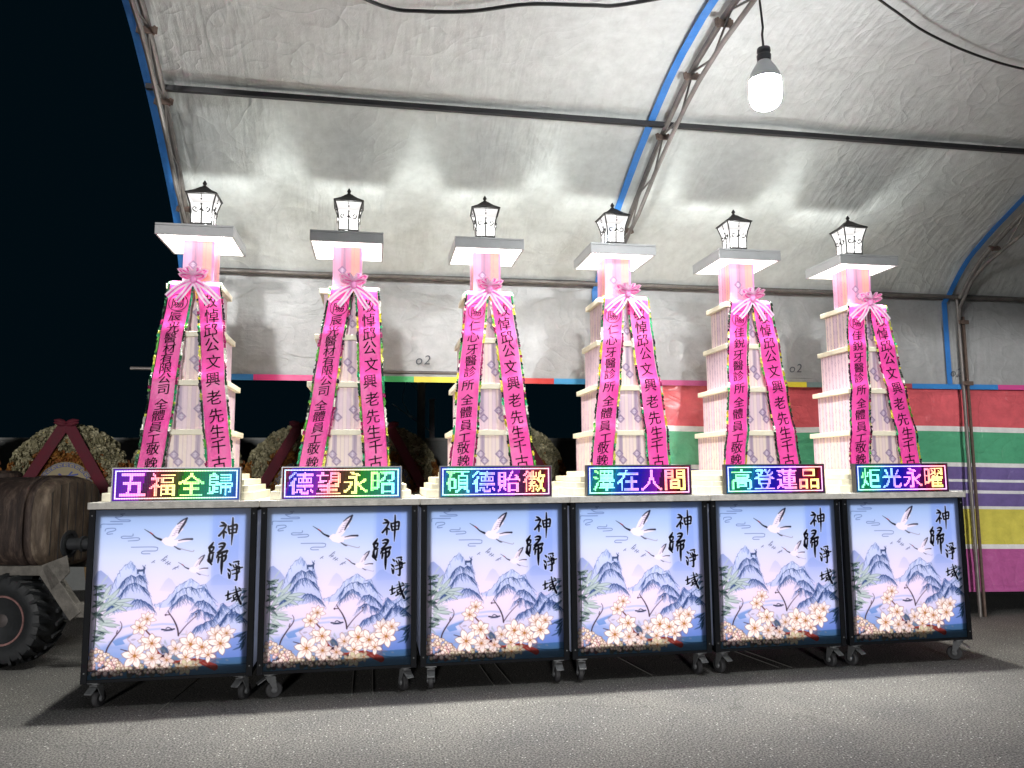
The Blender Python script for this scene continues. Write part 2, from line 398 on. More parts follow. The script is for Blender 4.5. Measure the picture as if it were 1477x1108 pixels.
for x in ARCH_X:
    a = MB(); N = 64
    S = [ARC*i/N for i in range(N+1)]
    a.tube([arch_pt(x, .055, s) for s in S], .021, 8)
    lo = [Vector((x, 1.475, 2.80))-TB, Vector((x,1.44,2.95))-TB] + [arch_pt(x, .06+.14*min(1,s/.9), s) for s in S if .15 < s < ARC-.15] + [Vector((x,-4.44,2.95))-TB, Vector((x,-4.475,2.80))-TB]
    ch = a.build('arch_chord', M_STEEL, tent, True)
    MB().tube(lo, .0165, 8).build('arch_chord', M_STEEL, tent, True)
    w = MB(); s = .42; k = 0
    while s < ARC-.5:
        i0, i1 = (.07, .06+.14*min(1,(s+.3)/.9)) if k % 2 == 0 else (.06+.14*min(1,s/.9), .07)
        w.tube([arch_pt(x, i0, s), arch_pt(x, i1, s+.3)], .0075, 6); s += .3; k += 1
    w.build('arch_web', M_STEEL, tent, True)
    for s in (.62, 1.62, 2.2, 2.72, 3.25):
        p = arch_pt(x, .09, s); y, z, dy, dz = prof_at(s)
        R = Matrix.Translation(p) @ Matrix.Rotation(math.atan2(dz, -dy)*-1, 4, 'X')
        br = MB().box(-.06,.06,-.006,.006,-.026,.026, None, R); br.tube([R@Vector((-.04,0,-.034)), R@Vector((-.04,0,.034))], .009, 8); br.tube([R@Vector((.04,0,-.034)), R@Vector((.04,0,.034))], .009, 8)
        br.build('bracket', M_RUST, tent, False, .003)
    for yy in (1.475, -4.475):
        p = MB(); p.tube([Vector((x,yy,0))-TB, Vector((x,yy,3.08))-TB], .017, 10)
        p.build('post', M_STEEL, tent, True)
    if x > 5:
        MB().tube([Vector((x+.048,1.475,0))-TB, Vector((x+.048,1.475,2.86))-TB], .011, 4, sq=True).build('post', M_RUST, tent)
        cl = MB()
        for zz in (2.8, 2.2): cl.box(x-.03-TB.x, x+.085-TB.x, 1.44-TB.y, 1.447-TB.y, zz-.02, zz+.02)
        cl.build('clamp', M_RUST, tent, False, .003)
    st = MB(); sx = x-(.115 if x > 1 else .085); hw = .027
    pts = [arch_pt(sx, .03, s) for s in S]
    if x > 1: pts = [Vector((sx-.02,1.49,2.20))-TB, Vector((sx-.02,1.49,3.0))-TB] + pts
    vs = [];
    for p in pts: vs += [p+Vector((-hw,0,0)), p+Vector((hw,0,0))]
    for p in pts: vs += [p+Vector((-hw,-.004,-.004)), p+Vector((hw,-.004,-.004))]
    n = len(pts); fs = []
    for i in range(n-1):
        fs += [(2*i,2*i+1,2*i+3,2*i+2), (2*n+2*i,2*n+2*i+2,2*n+2*i+3,2*n+2*i+1), (2*i,2*i+2,2*n+2*i+2,2*n+2*i), (2*i+1,2*n+2*i+1,2*n+2*i+3,2*i+3)]
    st.add(vs, fs); st.build('strap', M_STRAP, tent)
def bar(name, y, z, x0, x1, r, m, sq=True): MB().tube([Vector((x0,y,z))-TB, Vector((x1,y,z))-TB], r, 4 if sq else 10, sq=sq).build(name, m, tent, not sq)
M_PURLIN = mat('dark_purlin', (.03,.03,.033), .55, .3, .25, 8)
bar('purlin', .02, 3.89, .16, 11.2, .017, M_PURLIN)
bar('purlin', -3.02, 3.89, .16, 11.2, .017, M_PURLIN)
bar('purlin', -1.5, 4.16, .16, 11.2, .024, M_PURLIN)
bar('eave_pipe', 1.455, 3.05, .16, 11.2, .02, M_STEEL, False)
bar('eave_pipe', -4.455, 3.05, .16, 11.2, .02, M_STEEL, False)
bar('wall_pipe', 1.535, 2.235, -.30, 11.2, .014, M_STEEL, False)
# handwriting and a patch on the wall sheet
def write(txt, size, mapf, shear=0.):
    b = MB(); x = 0
    for ch in txt:
        vs, fs = glyph(ch); w = max(v[0] for v in vs)
        b.add([mapf((v[0]+x+shear*v[1])*size, v[1]*size) for v in vs], fs); x += w+.12
    return b
for x0, z0 in ((1.98,2.30),(5.44,2.285),(7.13,2.27)):
    write('o2', .115, lambda a, h: (x0+a-TB.x, 1.486-TB.y, z0+h), .2).build('handwriting', mat('marker_ink', (.09,.1,.12), .6), tent)

# striped plastic sheet hung below the wall at the right
ST = [(2.205,(232,180,188)),(2.19,(226,104,112)),(1.785,(242,240,238)),(1.735,(92,176,134)),(1.435,(242,242,240)),(1.395,(122,106,164)),(1.275,(238,238,242)),(1.25,(122,106,164)),(1.17,(236,236,240)),(1.14,(122,106,164)),(1.018,(238,238,234)),(.99,(222,210,96)),(.655,(242,240,238)),(.612,(190,98,158)),(.21,(0,0,0))]
M_STRIPE = sheet_mat('striped_plastic', (.5,.5,.5), 0., .2, 'Col', 2.2, (.7,2.2), .9, 0.)
_b = M_STRIPE.node_tree.nodes['Principled BSDF']; _b.inputs['Coat Weight'].default_value = .7; _b.inputs['Coat Roughness'].default_value = .14
for _n in M_STRIPE.node_tree.nodes:
    if _n.type == 'BUMP':
        _n.inputs['Distance'].default_value = .045; M_STRIPE.node_tree.links.new(_n.outputs[0], _b.inputs['Coat Normal'])
zs = [ST[0][0]]
rowc = []
for (z0,c),(z1,_) in zip(ST, ST[1:]):
    n = max(1, round((z0-z1)/.04))
    for i in range(n): zs.append(z0+(z1-z0)*(i+1)/n); rowc.append(lin(c))
vs = []; fs = []; cs = []; uvs = []; nx = 150; X0, X1 = 3.76, 11.0
XS = np.linspace(X0, X1, nx); ZS = np.array(zs); XX, ZZ = np.meshgrid(XS, ZS); D = fbm(XX*.7+ZZ*.5, ZZ*1.2, 21, f0=.6, f1=5)*.022
for j, z in enumerate(zs):
    for i in range(nx): vs.append((XX[j,i]-3.76, D[j,i]+.02*((2.2-z)/2), z+.012*math.sin(XX[j,i]*2.1))); uvs.append((XX[j,i], z))
for j in range(len(zs)-1):
    for i in range(nx-1): fs.append((j*nx+i, j*nx+i+1, (j+1)*nx+i+1, (j+1)*nx+i)); cs += [*rowc[j],1.]*4
me = bpy.data.meshes.new('striped_tarpaulin'); me.from_pydata(vs, [], fs); uv_set(me, uvs)
me.color_attributes.new('Col','FLOAT_COLOR','CORNER').data.foreach_set('color', cs)
o = link('striped_tarpaulin', me, M_STRIPE, None, 'all'); o.location = (3.76, 1.56, 0)
tag(o, 'glossy red, green, purple, yellow and magenta striped plastic sheet hanging at right', 'tarpaulin')

# cables under the roof and the hanging bulb
def cable(pts, r, label, sub=6):
    P = [Vector(p) for p in pts]; Q = []
    for i in range(len(P)-1):
        a, b, c, d = P[max(i-1,0)], P[i], P[i+1], P[min(i+2,len(P)-1)]
        for k in range(sub):
            t = k/sub; Q.append(.5*((2*b)+(c-a)*t+(2*a-5*b+4*c-d)*t*t+(-a+3*b-3*c+d)*t**3))
    Q.append(P[-1]); b0 = P[0].copy()
    o = MB().tube([p-b0 for p in Q], r, 6).build('cable', M_BLACK, None, True); o.location = b0
    return tag(o, label, 'cable')
cable([(.3,-1.42,4.08),(1.2,-1.05,4.10),(1.662,-.80,4.09),(1.9,-.79,4.085),(2.19,-.83,4.09),(2.51,-.92,4.11),(2.88,-.97,4.11),(3.09,-1.01,4.115),(3.7,-1.3,4.13)], .011, 'thick twisted black cable slung along the roof at top centre')
cable([(3.74,-1.46,4.10),(4.25,-1.40,4.13),(4.659,-1.22,4.12),(5.03,-1.04,4.11),(5.53,-.87,4.10),(6.03,-.77,4.09),(6.7,-.72,4.10),(7.2,-.8,4.12)], .008, 'thin black cable drooping along the roof at the upper right')
bulb = thing('hanging_bulb', 'big lit white LED bulb hanging by a black cord from the tent roof', 'light bulb', (3.67,-1.5,3.37))
prof = [(r*.9,h*.80) for r,h in [(.02,-.120),(.045,-.114),(.066,-.100),(.081,-.078),(.089,-.048),(.0925,-.01),(.0925,.03),(.0905,.058),(.09,.075)]]
MB().lathe(prof, 28).build('bulb_globe', mat('bulb_glow', (1,1,1), .4, emis=(.97,.99,1.), estr=L_BULB), bulb, 'all')
MB().lathe([(.082,.0585),(.081,.072),(.075,.095),(.06,.125),(.044,.15),(.034,.168)], 28).build('heat_sink', mat('bulb_body', (.85,.86,.87), .4), bulb, True)
MB().lathe([(.03,.168),(.036,.172),(.038,.2),(.031,.206),(.031,.216),(.036,.222),(.034,.24),(.014,.248)], 20).build('socket', mat('bulb_socket', (.1,.1,.11), .45), bulb, True)
MB().tube([(0,0,.245),(-.004,0,.32),(.002,0,.36),(-.006,.004,.5),(-.01,.004,.62),(-.012,0,.8)], .0065, 6).build('cord', M_BLACK, bulb, True)

# ================================================================== POSTER ARTWORK (print on the lightboxes)
def poster_art():
    rg = random.Random(5); P = Paint(350, 386, 963, 1108); A = P.a
    st = [(0,(150,172,208)),(.1,(174,194,228)),(.28,(206,213,238)),(.45,(218,214,240)),(.62,(230,216,238)),(.78,(212,208,236)),(.9,(150,170,214)),(1,(110,136,180))]
    v = (np.arange(P.H)+.5)/P.H
    for k in range(3): A[:,:,k] = np.interp(v, [s[0] for s in st], [s[1][k]/255 for s in st])[:,None]
    u = (np.arange(P.W)+.5)/P.W
    hw = np.exp(-((u[None,:]-.42)/.32)**2-((v[:,None]-.62)/.3)**2)*.35
    A += (np.array([244,226,240])/255-A)*hw[...,None]
    bl = np.clip((u-.72)/.05,0,1)[None,:]*np.clip(1-np.abs(v-.25)/.5,0,1)[:,None]*.45
    A += (np.array([122,150,222])/255-A)*bl[...,None]
    P.poly([(722,0),(890,0),(890,520),(722,520)], (136,160,222), .25)
    ink = (60,74,112)
    for L in ([(120,50),(150,48),(165,38),(150,30),(175,28)],[(92,78),(200,80),(204,70),(150,68),(120,52)],[(35,118),(40,96),(90,96),(165,96)],[(62,140),(70,126),(118,124),(122,138),(80,150),(76,162),(108,160)],[(232,164),(226,178),(168,178),(172,192),(262,190),(266,206),(204,210)],[(225,252),(368,254),(385,268),(372,280),(300,280),(292,296),(340,298)]):
        P.stroke(L, (88,104,150), 4.5, .75)
    # far hazy hills
    P.poly([(690,510),(745,452),(772,444),(800,470),(850,490),(900,540),(930,640),(720,640)], (150,168,216), .55, (200,205,238))
    P.poly([(405,545),(440,480),(460,460),(482,475),(510,520),(520,560)], (188,190,220), .5, (222,212,238))
    P.poly([(10,450),(30,405),(50,400),(95,440),(140,500),(150,600),(20,600)], (128,146,196), .65, (206,204,236))
    def mountain(out, base, ridges, n, seed, dark=(52,74,122), lo=(196,200,234)):
        r = random.Random(seed)
        def jag(L, amp=7):
            o = []
            for a, b in zip(L, L[1:]):
                n = max(2, int(math.hypot(b[0]-a[0], b[1]-a[1])/11))
                for q in range(n): o.append((a[0]+(b[0]-a[0])*q/n+r.uniform(-amp,amp)*.5, a[1]+(b[1]-a[1])*q/n+r.uniform(-amp,amp)*.6))
            return o+[L[-1]]
        top = jag(out[:base]); ridges = [jag(rd, 8) for rd in ridges]
        P.poly(top+out[base:], (206,214,240), .85, lo)
        for a, b in zip(top, top[1:]): P.stroke([a, b], dark, r.uniform(1.5,4.5), r.uniform(.25,.7), False)
        for rd in ridges:
            for a, b in zip(rd, rd[1:]): P.stroke([a, b], dark, r.uniform(2,6), r.uniform(.4,.85), False)
            for k in range(n*3):
                t = r.random()*(len(rd)-1); i = int(t); f = t-i
                x = rd[i][0]+(rd[i+1][0]-rd[i][0])*f; y = rd[i][1]+(rd[i+1][1]-rd[i][1])*f
                sl = (rd[-1][0]-rd[0][0]); L = r.uniform(14,70); up = rd[min(i+1,len(rd)-1)][1] < rd[i][1]; xs = (x-rd[0][0])/(rd[-1][0]-rd[0][0]+1e-6); dx = L*((xs-.42)*1.5+r.uniform(-.3,.3))
                pts = [(x,y)]
                for q in range(1,5): pts.append((x+dx*q/4+r.uniform(-6,6), y+L*q/4))
                c = r.choice([(48,72,124),(74,98,148),(40,58,100),(98,120,172)])
                w = r.uniform(1.6,4.6); P.stroke([(a,b,w*(1-.7*q/4)) for q,(a,b) in enumerate(pts)], c, alpha=r.uniform(.35,.8))
        for k in range(n*2):
            t = r.random()*(base-1); i = min(int(t), base-2); f = t-i
            x = out[i][0]+(out[i+1][0]-out[i][0])*f; y = out[i][1]+(out[i+1][1]-out[i][1])*f
            P.stroke([(x,y+6),(x+r.uniform(-14,14),y+r.uniform(20,50))], (116,136,186), r.uniform(1.5,3.5), .55)
    mountain([(75,640),(115,540),(150,430),(185,375),(228,346),(250,372),(268,402),(312,408),(318,470),(335,540),(372,636),(330,640),(260,668),(190,670),(130,680)], 11,
             [[(165,520),(200,462),(235,440),(262,455),(285,440),(312,445)],[(180,560),(215,500),(250,490),(285,500),(318,520)],[(250,610),(285,598),(320,612),(355,640)],[(110,640),(140,610)]], 26, 1)
    mountain([(375,640),(430,620),(485,568),(520,515),(560,490),(598,470),(640,498),(655,518),(688,514),(705,560),(742,632),(772,660),(756,735),(700,730),(640,640),(560,600),(490,650),(430,660)], 12,
             [[(490,610),(520,560),(560,535),(600,530),(640,545),(680,530),(705,575)],[(500,640),(540,590),(575,580),(610,600)],[(635,625),(680,620),(720,650),(760,690)],[(610,700),(660,680),(700,700),(745,720)]], 24, 2)
    mountain([(610,835),(650,785),(740,752),(770,700),(790,650),(805,640),(830,668),(870,650),(910,625),(955,612),(958,860),(900,850),(840,800),(760,800)], 9,
             [[(770,720),(790,670),(804,640)],[(800,760),(850,690),(890,660),(940,640)],[(790,790),(830,720),(880,700),(930,740)],[(850,720),(900,720),(950,760)],[(640,800),(700,765),(760,752)]], 22, 3)
    # deer on the crag
    d = (66,82,120); P.poly([(266,402),(300,400),(306,392),(300,382),(312,384),(318,392),(314,404),(312,430),(306,430),(304,414),(276,416),(274,432),(268,432)], d, .95); P.stroke([(303,384),(300,374)], d, 3); P.stroke([(311,384),(316,373)], d, 3)
    # lake
    for L, w in (([(20,930),(120,905),(230,915)],40),([(110,955),(180,960),(260,985)],55)): P.stroke(L, (132,162,216), w, .55, soft=6)
    P.poly([(138,868),(170,848),(235,828),(275,815),(240,842),(200,860),(215,885),(160,895)], (112,150,206), .75)
    for L in ([(180,780),(260,765),(330,782)],[(370,770),(440,765),(520,772)],[(330,800),(420,795)],[(120,870),(200,838),(300,805)]): P.stroke(L, (150,172,218), 9, .6, soft=2)
    P.stroke([(432,800),(470,806),(508,800)], (50,54,80), 9); P.stroke([(458,795),(470,788),(490,797)], (50,54,80), 5); P.stroke([(446,812),(498,810)], (90,96,130), 4, .7)
    # lower right water and bank
    P.poly([(700,880),(960,830),(963,1040),(700,1040)], (126,152,214), .75, (104,132,200)); P.poly([(560,1012),(963,1000),(963,1108),(0,1108),(0,1075),(300,1040)], (64,106,144), .75, (70,104,124))
    P.stroke([(770,1040),(860,1052),(960,1048)], (30,66,96), 6, .7)
    # cranes
    def crane(ox, oy, k, al=1.):
        T = lambda *p: [(ox+x*k, oy+y*k)+tuple(z*k for z in r) for x, y, *r in p]
        wh = (238,226,240); bk = (34,34,52)
        P.poly(T((-5,0),(20,-25),(40,-70),(75,-118),(130,-152),(118,-120),(125,-110),(105,-85),(108,-72),(85,-50),(80,-36),(60,-10),(40,0)), wh, .95*al)
        P.poly(T((40,5),(70,-5),(150,-14),(168,-4),(150,6),(90,18),(60,22)), wh, .95*al)
        P.poly(T((-30,-2),(0,-22),(40,-14),(70,10),(75,34),(40,42),(0,30)), wh, .95*al)
        P.stroke(T((70,-108,5),(100,-134,9),(128,-150,7)), bk, alpha=.9*al); P.stroke(T((128,-148,10),(112,-112,15),(92,-78,12),(78,-48,7)), bk, alpha=.9*al)
        for a in range(6): P.stroke(T((40+a*9,-30-a*16),(58+a*10,-38-a*15)), (120,104,120), 3*k+1, .6*al)
        P.stroke(T((80,2,4),(120,-6,9),(165,-6,12)), bk, alpha=.9*al)
        P.stroke(T((-132,-78,2),(-88,-48,7),(-60,-22,9),(-28,-6,14)), bk, alpha=.95*al); P.stroke(T((-96,-56),(-80,-44)), (190,60,70), 5*k, al)
        P.stroke(T((55,40,5),(82,58,9),(95,62,5)), bk, alpha=.8*al); P.stroke(T((80,52),(130,68),(170,78),(178,70)), (150,140,160), 5*k, .8*al)
    crane(432, 212, 1.0); crane(598, 408, .62, .95)
    for x, y in ((362,352),(430,345),(445,360),(438,322),(458,368),(492,400),(510,392),(420,338)): P.stroke([(x-9,y+6),(x,y-1),(x+10,y-8)], (70,78,110), 4, .8); P.stroke([(x,y-1),(x+8,y+6)], (70,78,110), 3, .7)
    # bamboo at both edges
    for x, y, a, L, w, c in ((20,520,-.35,70,20,0),(12,560,-.15,75,20,0),(10,500,.5,60,18,0),(15,600,.35,80,20,0),(70,585,-1.1,100,22,1),(90,620,-.9,130,22,1),(130,610,-.12,130,22,1),(130,615,.2,130,22,1),(120,620,.5,110,20,1),(60,640,-1.7,80,22,1),(70,650,-.6,120,24,1),(60,700,-.5,150,22,1),(40,690,-1.0,90,20,1),(40,730,.05,110,20,1),(45,735,.35,120,20,1),(40,760,.6,95,18,1),(50,750,.1,130,20,1),(25,790,.4,75,20,0),(20,830,.2,70,18,0),(15,680,.2,60,20,0),(15,860,-.3,60,18,0),(10,640,-.6,70,20,0)):
        P.leaf(x, y, a, L, w, (196,206,206) if c else (52,72,74), .92 if c else .9, (104,122,122) if c else (30,44,50), 2.5)
    for k in range(46):
        x = rg.uniform(0,120)**1.0; y = rg.uniform(480,880); a = rg.uniform(-1.3,.9)
        P.leaf(x*.6, y, a, rg.uniform(50,120), rg.uniform(7,15), rg.choice([(70,92,92),(120,140,138),(176,190,186),(52,70,74),(150,168,160)]) if x < 60 else rg.choice([(190,202,198),(168,184,178),(206,214,208)]), .6)
    for k in range(22):
        P.leaf(rg.uniform(930,963), rg.uniform(540,930), rg.uniform(1.9,3.6), rg.uniform(40,90), rg.uniform(6,12), rg.choice([(40,66,92),(66,92,120),(30,48,66)]), .6)
    P.stroke([(28,520),(34,700),(30,900)], (64,78,74), 7, .8)
    for x, y, a, L in ((955,560,2.7,60),(960,600,2.9,75),(958,850,2.3,80),(955,870,2.1,90),(958,835,2.6,60),(950,900,2.0,70),(960,640,2.6,60),(955,700,2.4,50)): P.leaf(x, y, a, L, 15, (40,66,92), .85)
    # twigs
    br = (74,58,72)
    P.stroke([(98,965,9),(112,905,9),(150,840,8),(185,790,6),(190,760,4),(180,738,3)], br); P.stroke([(160,815),(166,796)], br, 5)
    P.stroke([(535,845,9),(528,800,9),(505,745,8),(470,690,5)], br); P.stroke([(535,840,8),(580,780,6),(640,720,4)], br, alpha=.8); P.stroke([(480,705),(452,706)], br, 5); P.disc(452,706,6,br); P.stroke([(472,695),(466,678)], br, 4); P.disc(638,705,5,br)
    P.stroke([(310,720,8),(330,790,9),(370,840,9),(420,890,8)], (110,72,70))
    P.stroke([(385,905,16),(420,965,26),(470,995,28),(560,1022,24),(640,1008,22),(700,1030,34),(765,1062,40)], (142,58,52)); P.stroke([(430,965,8),(500,1000,8),(600,1012,8)], (214,96,72), alpha=.8)
    P.poly([(740,960),(775,950),(772,1068),(735,1072)], (150,80,84), .3)
    P.poly([(425,925),(445,905),(470,925),(485,955),(440,958)], (70,92,124), .9); P.poly([(490,985),(520,965),(560,985),(545,1008),(500,1005)], (112,138,168), .9)
    P.stroke([(375,968,5),(420,975,16),(470,968,16),(502,940,5)], (60,40,60)); P.stroke([(190,918,4),(240,935,7)], br); P.stroke([(330,1045,8),(200,1040,9),(165,1055,5)], (70,44,56))
    # ground blossom clusters
    def small(x, y, r, c=None):
        c = c or rg.choice([(246,222,218),(236,196,196),(250,236,226),(226,206,180)])
        P.disc(x, y, r*1.22, (122,84,82), .75); P.disc(x, y, r, c); P.disc(x-r*.2, y-r*.25, r*.5, (252,240,236), .8)
    for k in range(70): P.disc(rg.uniform(0,560), rg.uniform(1030,1095), rg.uniform(8,18), rg.choice([(88,92,84),(74,60,64),(110,78,74),(60,84,82)]), .8)
    for k in range(95):
        x = rg.uniform(8,205); y = rg.uniform(905+max(0,x-60)*.75,1078); small(x, y, rg.uniform(8,14))
    for k in range(90):
        x = rg.uniform(150,500); y = rg.uniform(1022,1082); small(x, y, rg.uniform(7,12), rg.choice([(206,196,170),(226,206,190),(190,184,150),(238,214,206)]))
    # shaded foliage and stems behind the blossoms
    for k in range(150):
        x = rg.uniform(215,830); y = 905+rg.uniform(-75,120)+ (40 if 420 < x < 520 else 0)
        P.leaf(x, y, rg.uniform(0,6.28), rg.uniform(22,60), rg.uniform(8,18), rg.choice([(150,120,116),(128,132,128),(176,150,140),(112,98,104),(196,170,160),(140,150,150)]), .3)
    # large star blossoms
    def flower(x, y, r, n=6, rot=0., al=1., pet=(248,236,232), cc=(206,150,84)):
        for k in range(n):
            a = rot+k*2*PI/n+rg.uniform(-.12,.12); L = r*rg.uniform(.9,1.08)
            P.leaf(x, y, a, L, r*.52, pet, al, (164,122,110), 3.2)
            P.leaf(x, y, a, L*.55, r*.2, (226,196,186), .7*al)
        P.disc(x, y, r*.12, cc, al)
        for k in range(n): a = rot+.5+k*2*PI/n; P.stroke([(x,y),(x+math.cos(a)*r*.26,y+math.sin(a)*r*.26)], (150,104,60), 3, .8*al)
    flower(342,728,52,7,.3,.75); flower(770,848,62,8,.2,.8); flower(832,842,58,7,.5,.75); flower(298,782,58,6,.1,.95); flower(330,870,40,5,.6,.8)
    flower(520,930,60,6,.2,.75); flower(380,985,66,7,.6,.85); flower(470,1000,50,6,.3,.8); flower(375,888,72,6,.4); flower(275,965,86,6,.15); flower(662,955,50,5,.5)
    flower(612,905,86,6,.45); flower(682,926,74,6,.2); flower(585,988,62,5,.9); flower(722,978,54,5,.4); flower(796,908,78,6,.3)
    flower(590,1052,58,6,.2,.9,(206,202,170)); flower(650,1040,40,5,.2,.8,(196,190,160)); flower(540,1055,40,5,.5,.8,(196,188,160))
    # brush lettering
    def conv(p):
        ox, oy = 245+p[0]/7.24, 727+p[1]/7.24; t = (oy-734)/(976-734); l = 137.6-12.2*t; w = 224.4+5.7*t
        return (ox-l)/w*963, (oy-(733.9-3*(ox-l)/w))/(246.6-8.5*(ox-l)/w)*1108
    S = [[(524,182,8),(545,190,20),(566,196,8)],[(512,224,10),(545,218,20),(574,214,20),(560,252,16),(532,292,18),(502,326,20)],[(553,262,12),(552,310,20),(550,352,10)],[(556,272,8),(578,292,16)],
         [(600,222,10),(606,260,20),(614,304,12)],[(600,232,12),(650,218,18),(690,210,20),(692,250,18),(682,294,12)],[(612,264,8),(684,252,12)],[(612,302,12),(650,296,16),(690,288,10)],[(650,136,12),(648,230,20),(642,330,18),(634,424,4)],
         [(442,396,10),(424,424,22),(398,450,18),(392,462,8)],[(402,452,14),(404,482,20),(408,508,10)],[(406,458,12),(436,446,18),(446,452,16),(436,482,14),(414,492,10)],[(400,516,10),(424,508,18),(448,502,10)],[(408,500,14),(396,550,22),(404,596,24),(424,632,10)],[(440,516,12),(432,560,18),(424,600,16)],[(390,560,8),(386,590,18),(412,616,10)],
         [(500,416,10),(534,406,20),(562,414,24),(552,444,22),(528,474,20),(494,502,18),(482,508,6)],[(504,446,10),(534,440,16),(552,442,8)],[(476,560,8),(490,530,20),(520,510,22),(566,494,24),(594,486,14),(578,522,10)],[(500,548,12),(496,580,20),(490,612,10)],[(500,558,10),(540,544,18),(574,536,22),(570,572,20),(552,600,10)],[(536,508,14),(534,580,24),(530,660,24),(528,730,8)],
         [(612,618,6),(626,632,18),(634,644,8)],[(594,676,6),(612,692,20),(624,708,8)],[(600,720,8),(610,752,18),(616,772,16),(628,718,6)],
         [(656,606,8),(690,600,14),(716,598,12),(704,618,6)],[(650,634,6),(660,650,14)],[(680,628,6),(686,644,14)],[(716,622,12),(704,644,6)],[(640,694,8),(690,678,14),(754,660,12)],[(664,666,8),(700,656,14),(722,660,16),(716,700,14),(706,726,8)],[(646,732,8),(690,720,12),(726,708,8)],[(692,650,10),(694,720,18),(690,790,18),(668,790,6)],
         [(572,958,8),(604,946,16),(634,936,10)],[(602,908,8),(600,950,18),(598,1002,8)],[(584,1004,8),(614,990,14),(640,974,6)],[(648,934,8),(690,918,14),(744,900,8)],[(654,956,8),(662,990,14)],[(656,956,8),(688,944,12),(690,966,12),(662,988,8)],[(640,1018,8),(668,1002,14),(694,990,8)],[(680,862,8),(692,920,18),(712,984,22),(738,1044,18),(742,1018,4)],[(740,938,8),(718,974,14),(690,1012,6)],[(716,872,6),(728,886,16)]]
    S = [[conv(p[:2])+(p[2]*.66,) for p in s] for s in S]
    for s in S: P.stroke([(x,y,w+9) for x,y,w in s], (226,230,250), alpha=.8, soft=1.2)
    for s in S: P.stroke([(x,y,w+2) for x,y,w in s], (14,14,24))
    return np.clip(A, 0, 1)

# ================================================================== LIGHTBOX CARTS
POS = ['leftmost', 'second from left', 'third from left', 'third from right', 'second from right', 'rightmost']
SIGN = ['五福全歸', '德望永昭', '碩德貽徽', '澤在人間', '高登蓮品', '炬光永曜']
M_FRAME = mat('black_painted_frame', (.0035,.0042,.006), .6, 0., .25, 20, spec=.12)
M_TOP = mat('weathered_board', (.50,.48,.44), .7, 0, .3, 14, .3, 60)
def poster_mat():
    m = bpy.data.materials.new('backlit_print'); m.use_nodes = True; nt = m.node_tree; nt.nodes.clear(); L = nt.links
    a = nt.nodes.new('ShaderNodeAttribute'); a.attribute_name = 'Col'; o = nt.nodes.new('ShaderNodeOutputMaterial')
    t = nt.nodes.new('ShaderNodeBsdfTranslucent'); d = nt.nodes.new('ShaderNodeBsdfDiffuse'); mx = nt.nodes.new('ShaderNodeMixShader'); mx.inputs[0].default_value = .08
    g = nt.nodes.new('ShaderNodeBsdfGlossy'); g.inputs['Roughness'].default_value = .25; m2 = nt.nodes.new('ShaderNodeMixShader'); m2.inputs[0].default_value = .004
    L.new(a.outputs['Color'], t.inputs['Color']); L.new(a.outputs['Color'], d.inputs['Color'])
    L.new(t.outputs[0], mx.inputs[1]); L.new(d.outputs[0], mx.inputs[2]); L.new(mx.outputs[0], m2.inputs[1]); L.new(g.outputs[0], m2.inputs[2]); L.new(m2.outputs[0], o.inputs['Surface'])
    return m
M_PRINT = poster_mat()
M_SHEET = mat('led_backlight', (.9,.9,.9), .5, emis=(1.,.98,.985), estr=L_BOX)
def side_mat():
    m = bpy.data.materials.new('opal_side_panel'); m.use_nodes = True; nt = m.node_tree; nt.nodes.clear(); L = nt.links
    o = nt.nodes.new('ShaderNodeOutputMaterial'); t = nt.nodes.new('ShaderNodeBsdfTranslucent'); d = nt.nodes.new('ShaderNodeBsdfDiffuse'); mx = nt.nodes.new('ShaderNodeMixShader'); mx.inputs[0].default_value = .5
    t.inputs['Color'].default_value = (.8,.84,.95,1); d.inputs['Color'].default_value = (.75,.77,.82,1)
    L.new(t.outputs[0], mx.inputs[1]); L.new(d.outputs[0], mx.inputs[2]); L.new(mx.outputs[0], o.inputs['Surface']); return m
M_SIDE = side_mat()
M_TYRE = mat('caster_rubber', (.03,.03,.032), .6, 0, .2, 30); M_ZINC = mat('caster_zinc', (.15,.155,.16), .5, .4, .2, 40)
ZB, ZT, DEP = .175, 1.168, .92
cart = thing('lightbox_cart', '', 'display cart', (0,0,0), 0, 'lightbox carts in a row')
fb = MB()
for x0, x1 in ((-.036,0),(.9,.936)):
    for y0, y1 in ((-.004,.034),(DEP-.036,DEP)): fb.box(x0,x1,y0,y1,.155,1.172)
for y0, y1 in ((-.001,.034),(DEP-.034,DEP-.001)): fb.box(0,.9,y0,y1,.157,ZB); fb.box(0,.9,y0,y1,ZT-.0,1.170)
for x0, x1 in ((-.033,-.002),(.902,.933)): fb.box(x0,x1,.034,DEP-.036,.157,.19); fb.box(x0,x1,.034,DEP-.036,1.15,1.170)
fb.box(-.002,.902,.034,DEP-.036,.160,.168); fb.box(-.001,.901,DEP-.02,DEP-.014,.19,1.15)
fb.build('frame', M_FRAME, cart, False, .002)
sb = MB()
for x in (-.018,.918):
    for z in (.215,1.135): sb.lathe([(.0045,-.0045),(.0045,-.0065),(.001,-.0075)], 10, (x,0,z), 'y')
sb.build('screw', M_ZINC, cart)
parts = []; canvas_grid(poster_art(), lambda u, v: (u*.9, 0*u+.004, ZT-v*(ZT-ZB)), parts)
link('poster', canvas_mesh('poster', parts), M_PRINT, cart)
MB().add([(.030,.010,.228),(.868,.010,.228),(.868,.010,1.126),(.030,.010,1.126)], [(0,1,2,3)]).build('light_sheet', M_SHEET, cart)
for x0, x1 in ((-.03,-.026),(.926,.93)): MB().box(x0,x1,.036,DEP-.038,.19,1.15).build('side_panel', M_SIDE, cart)
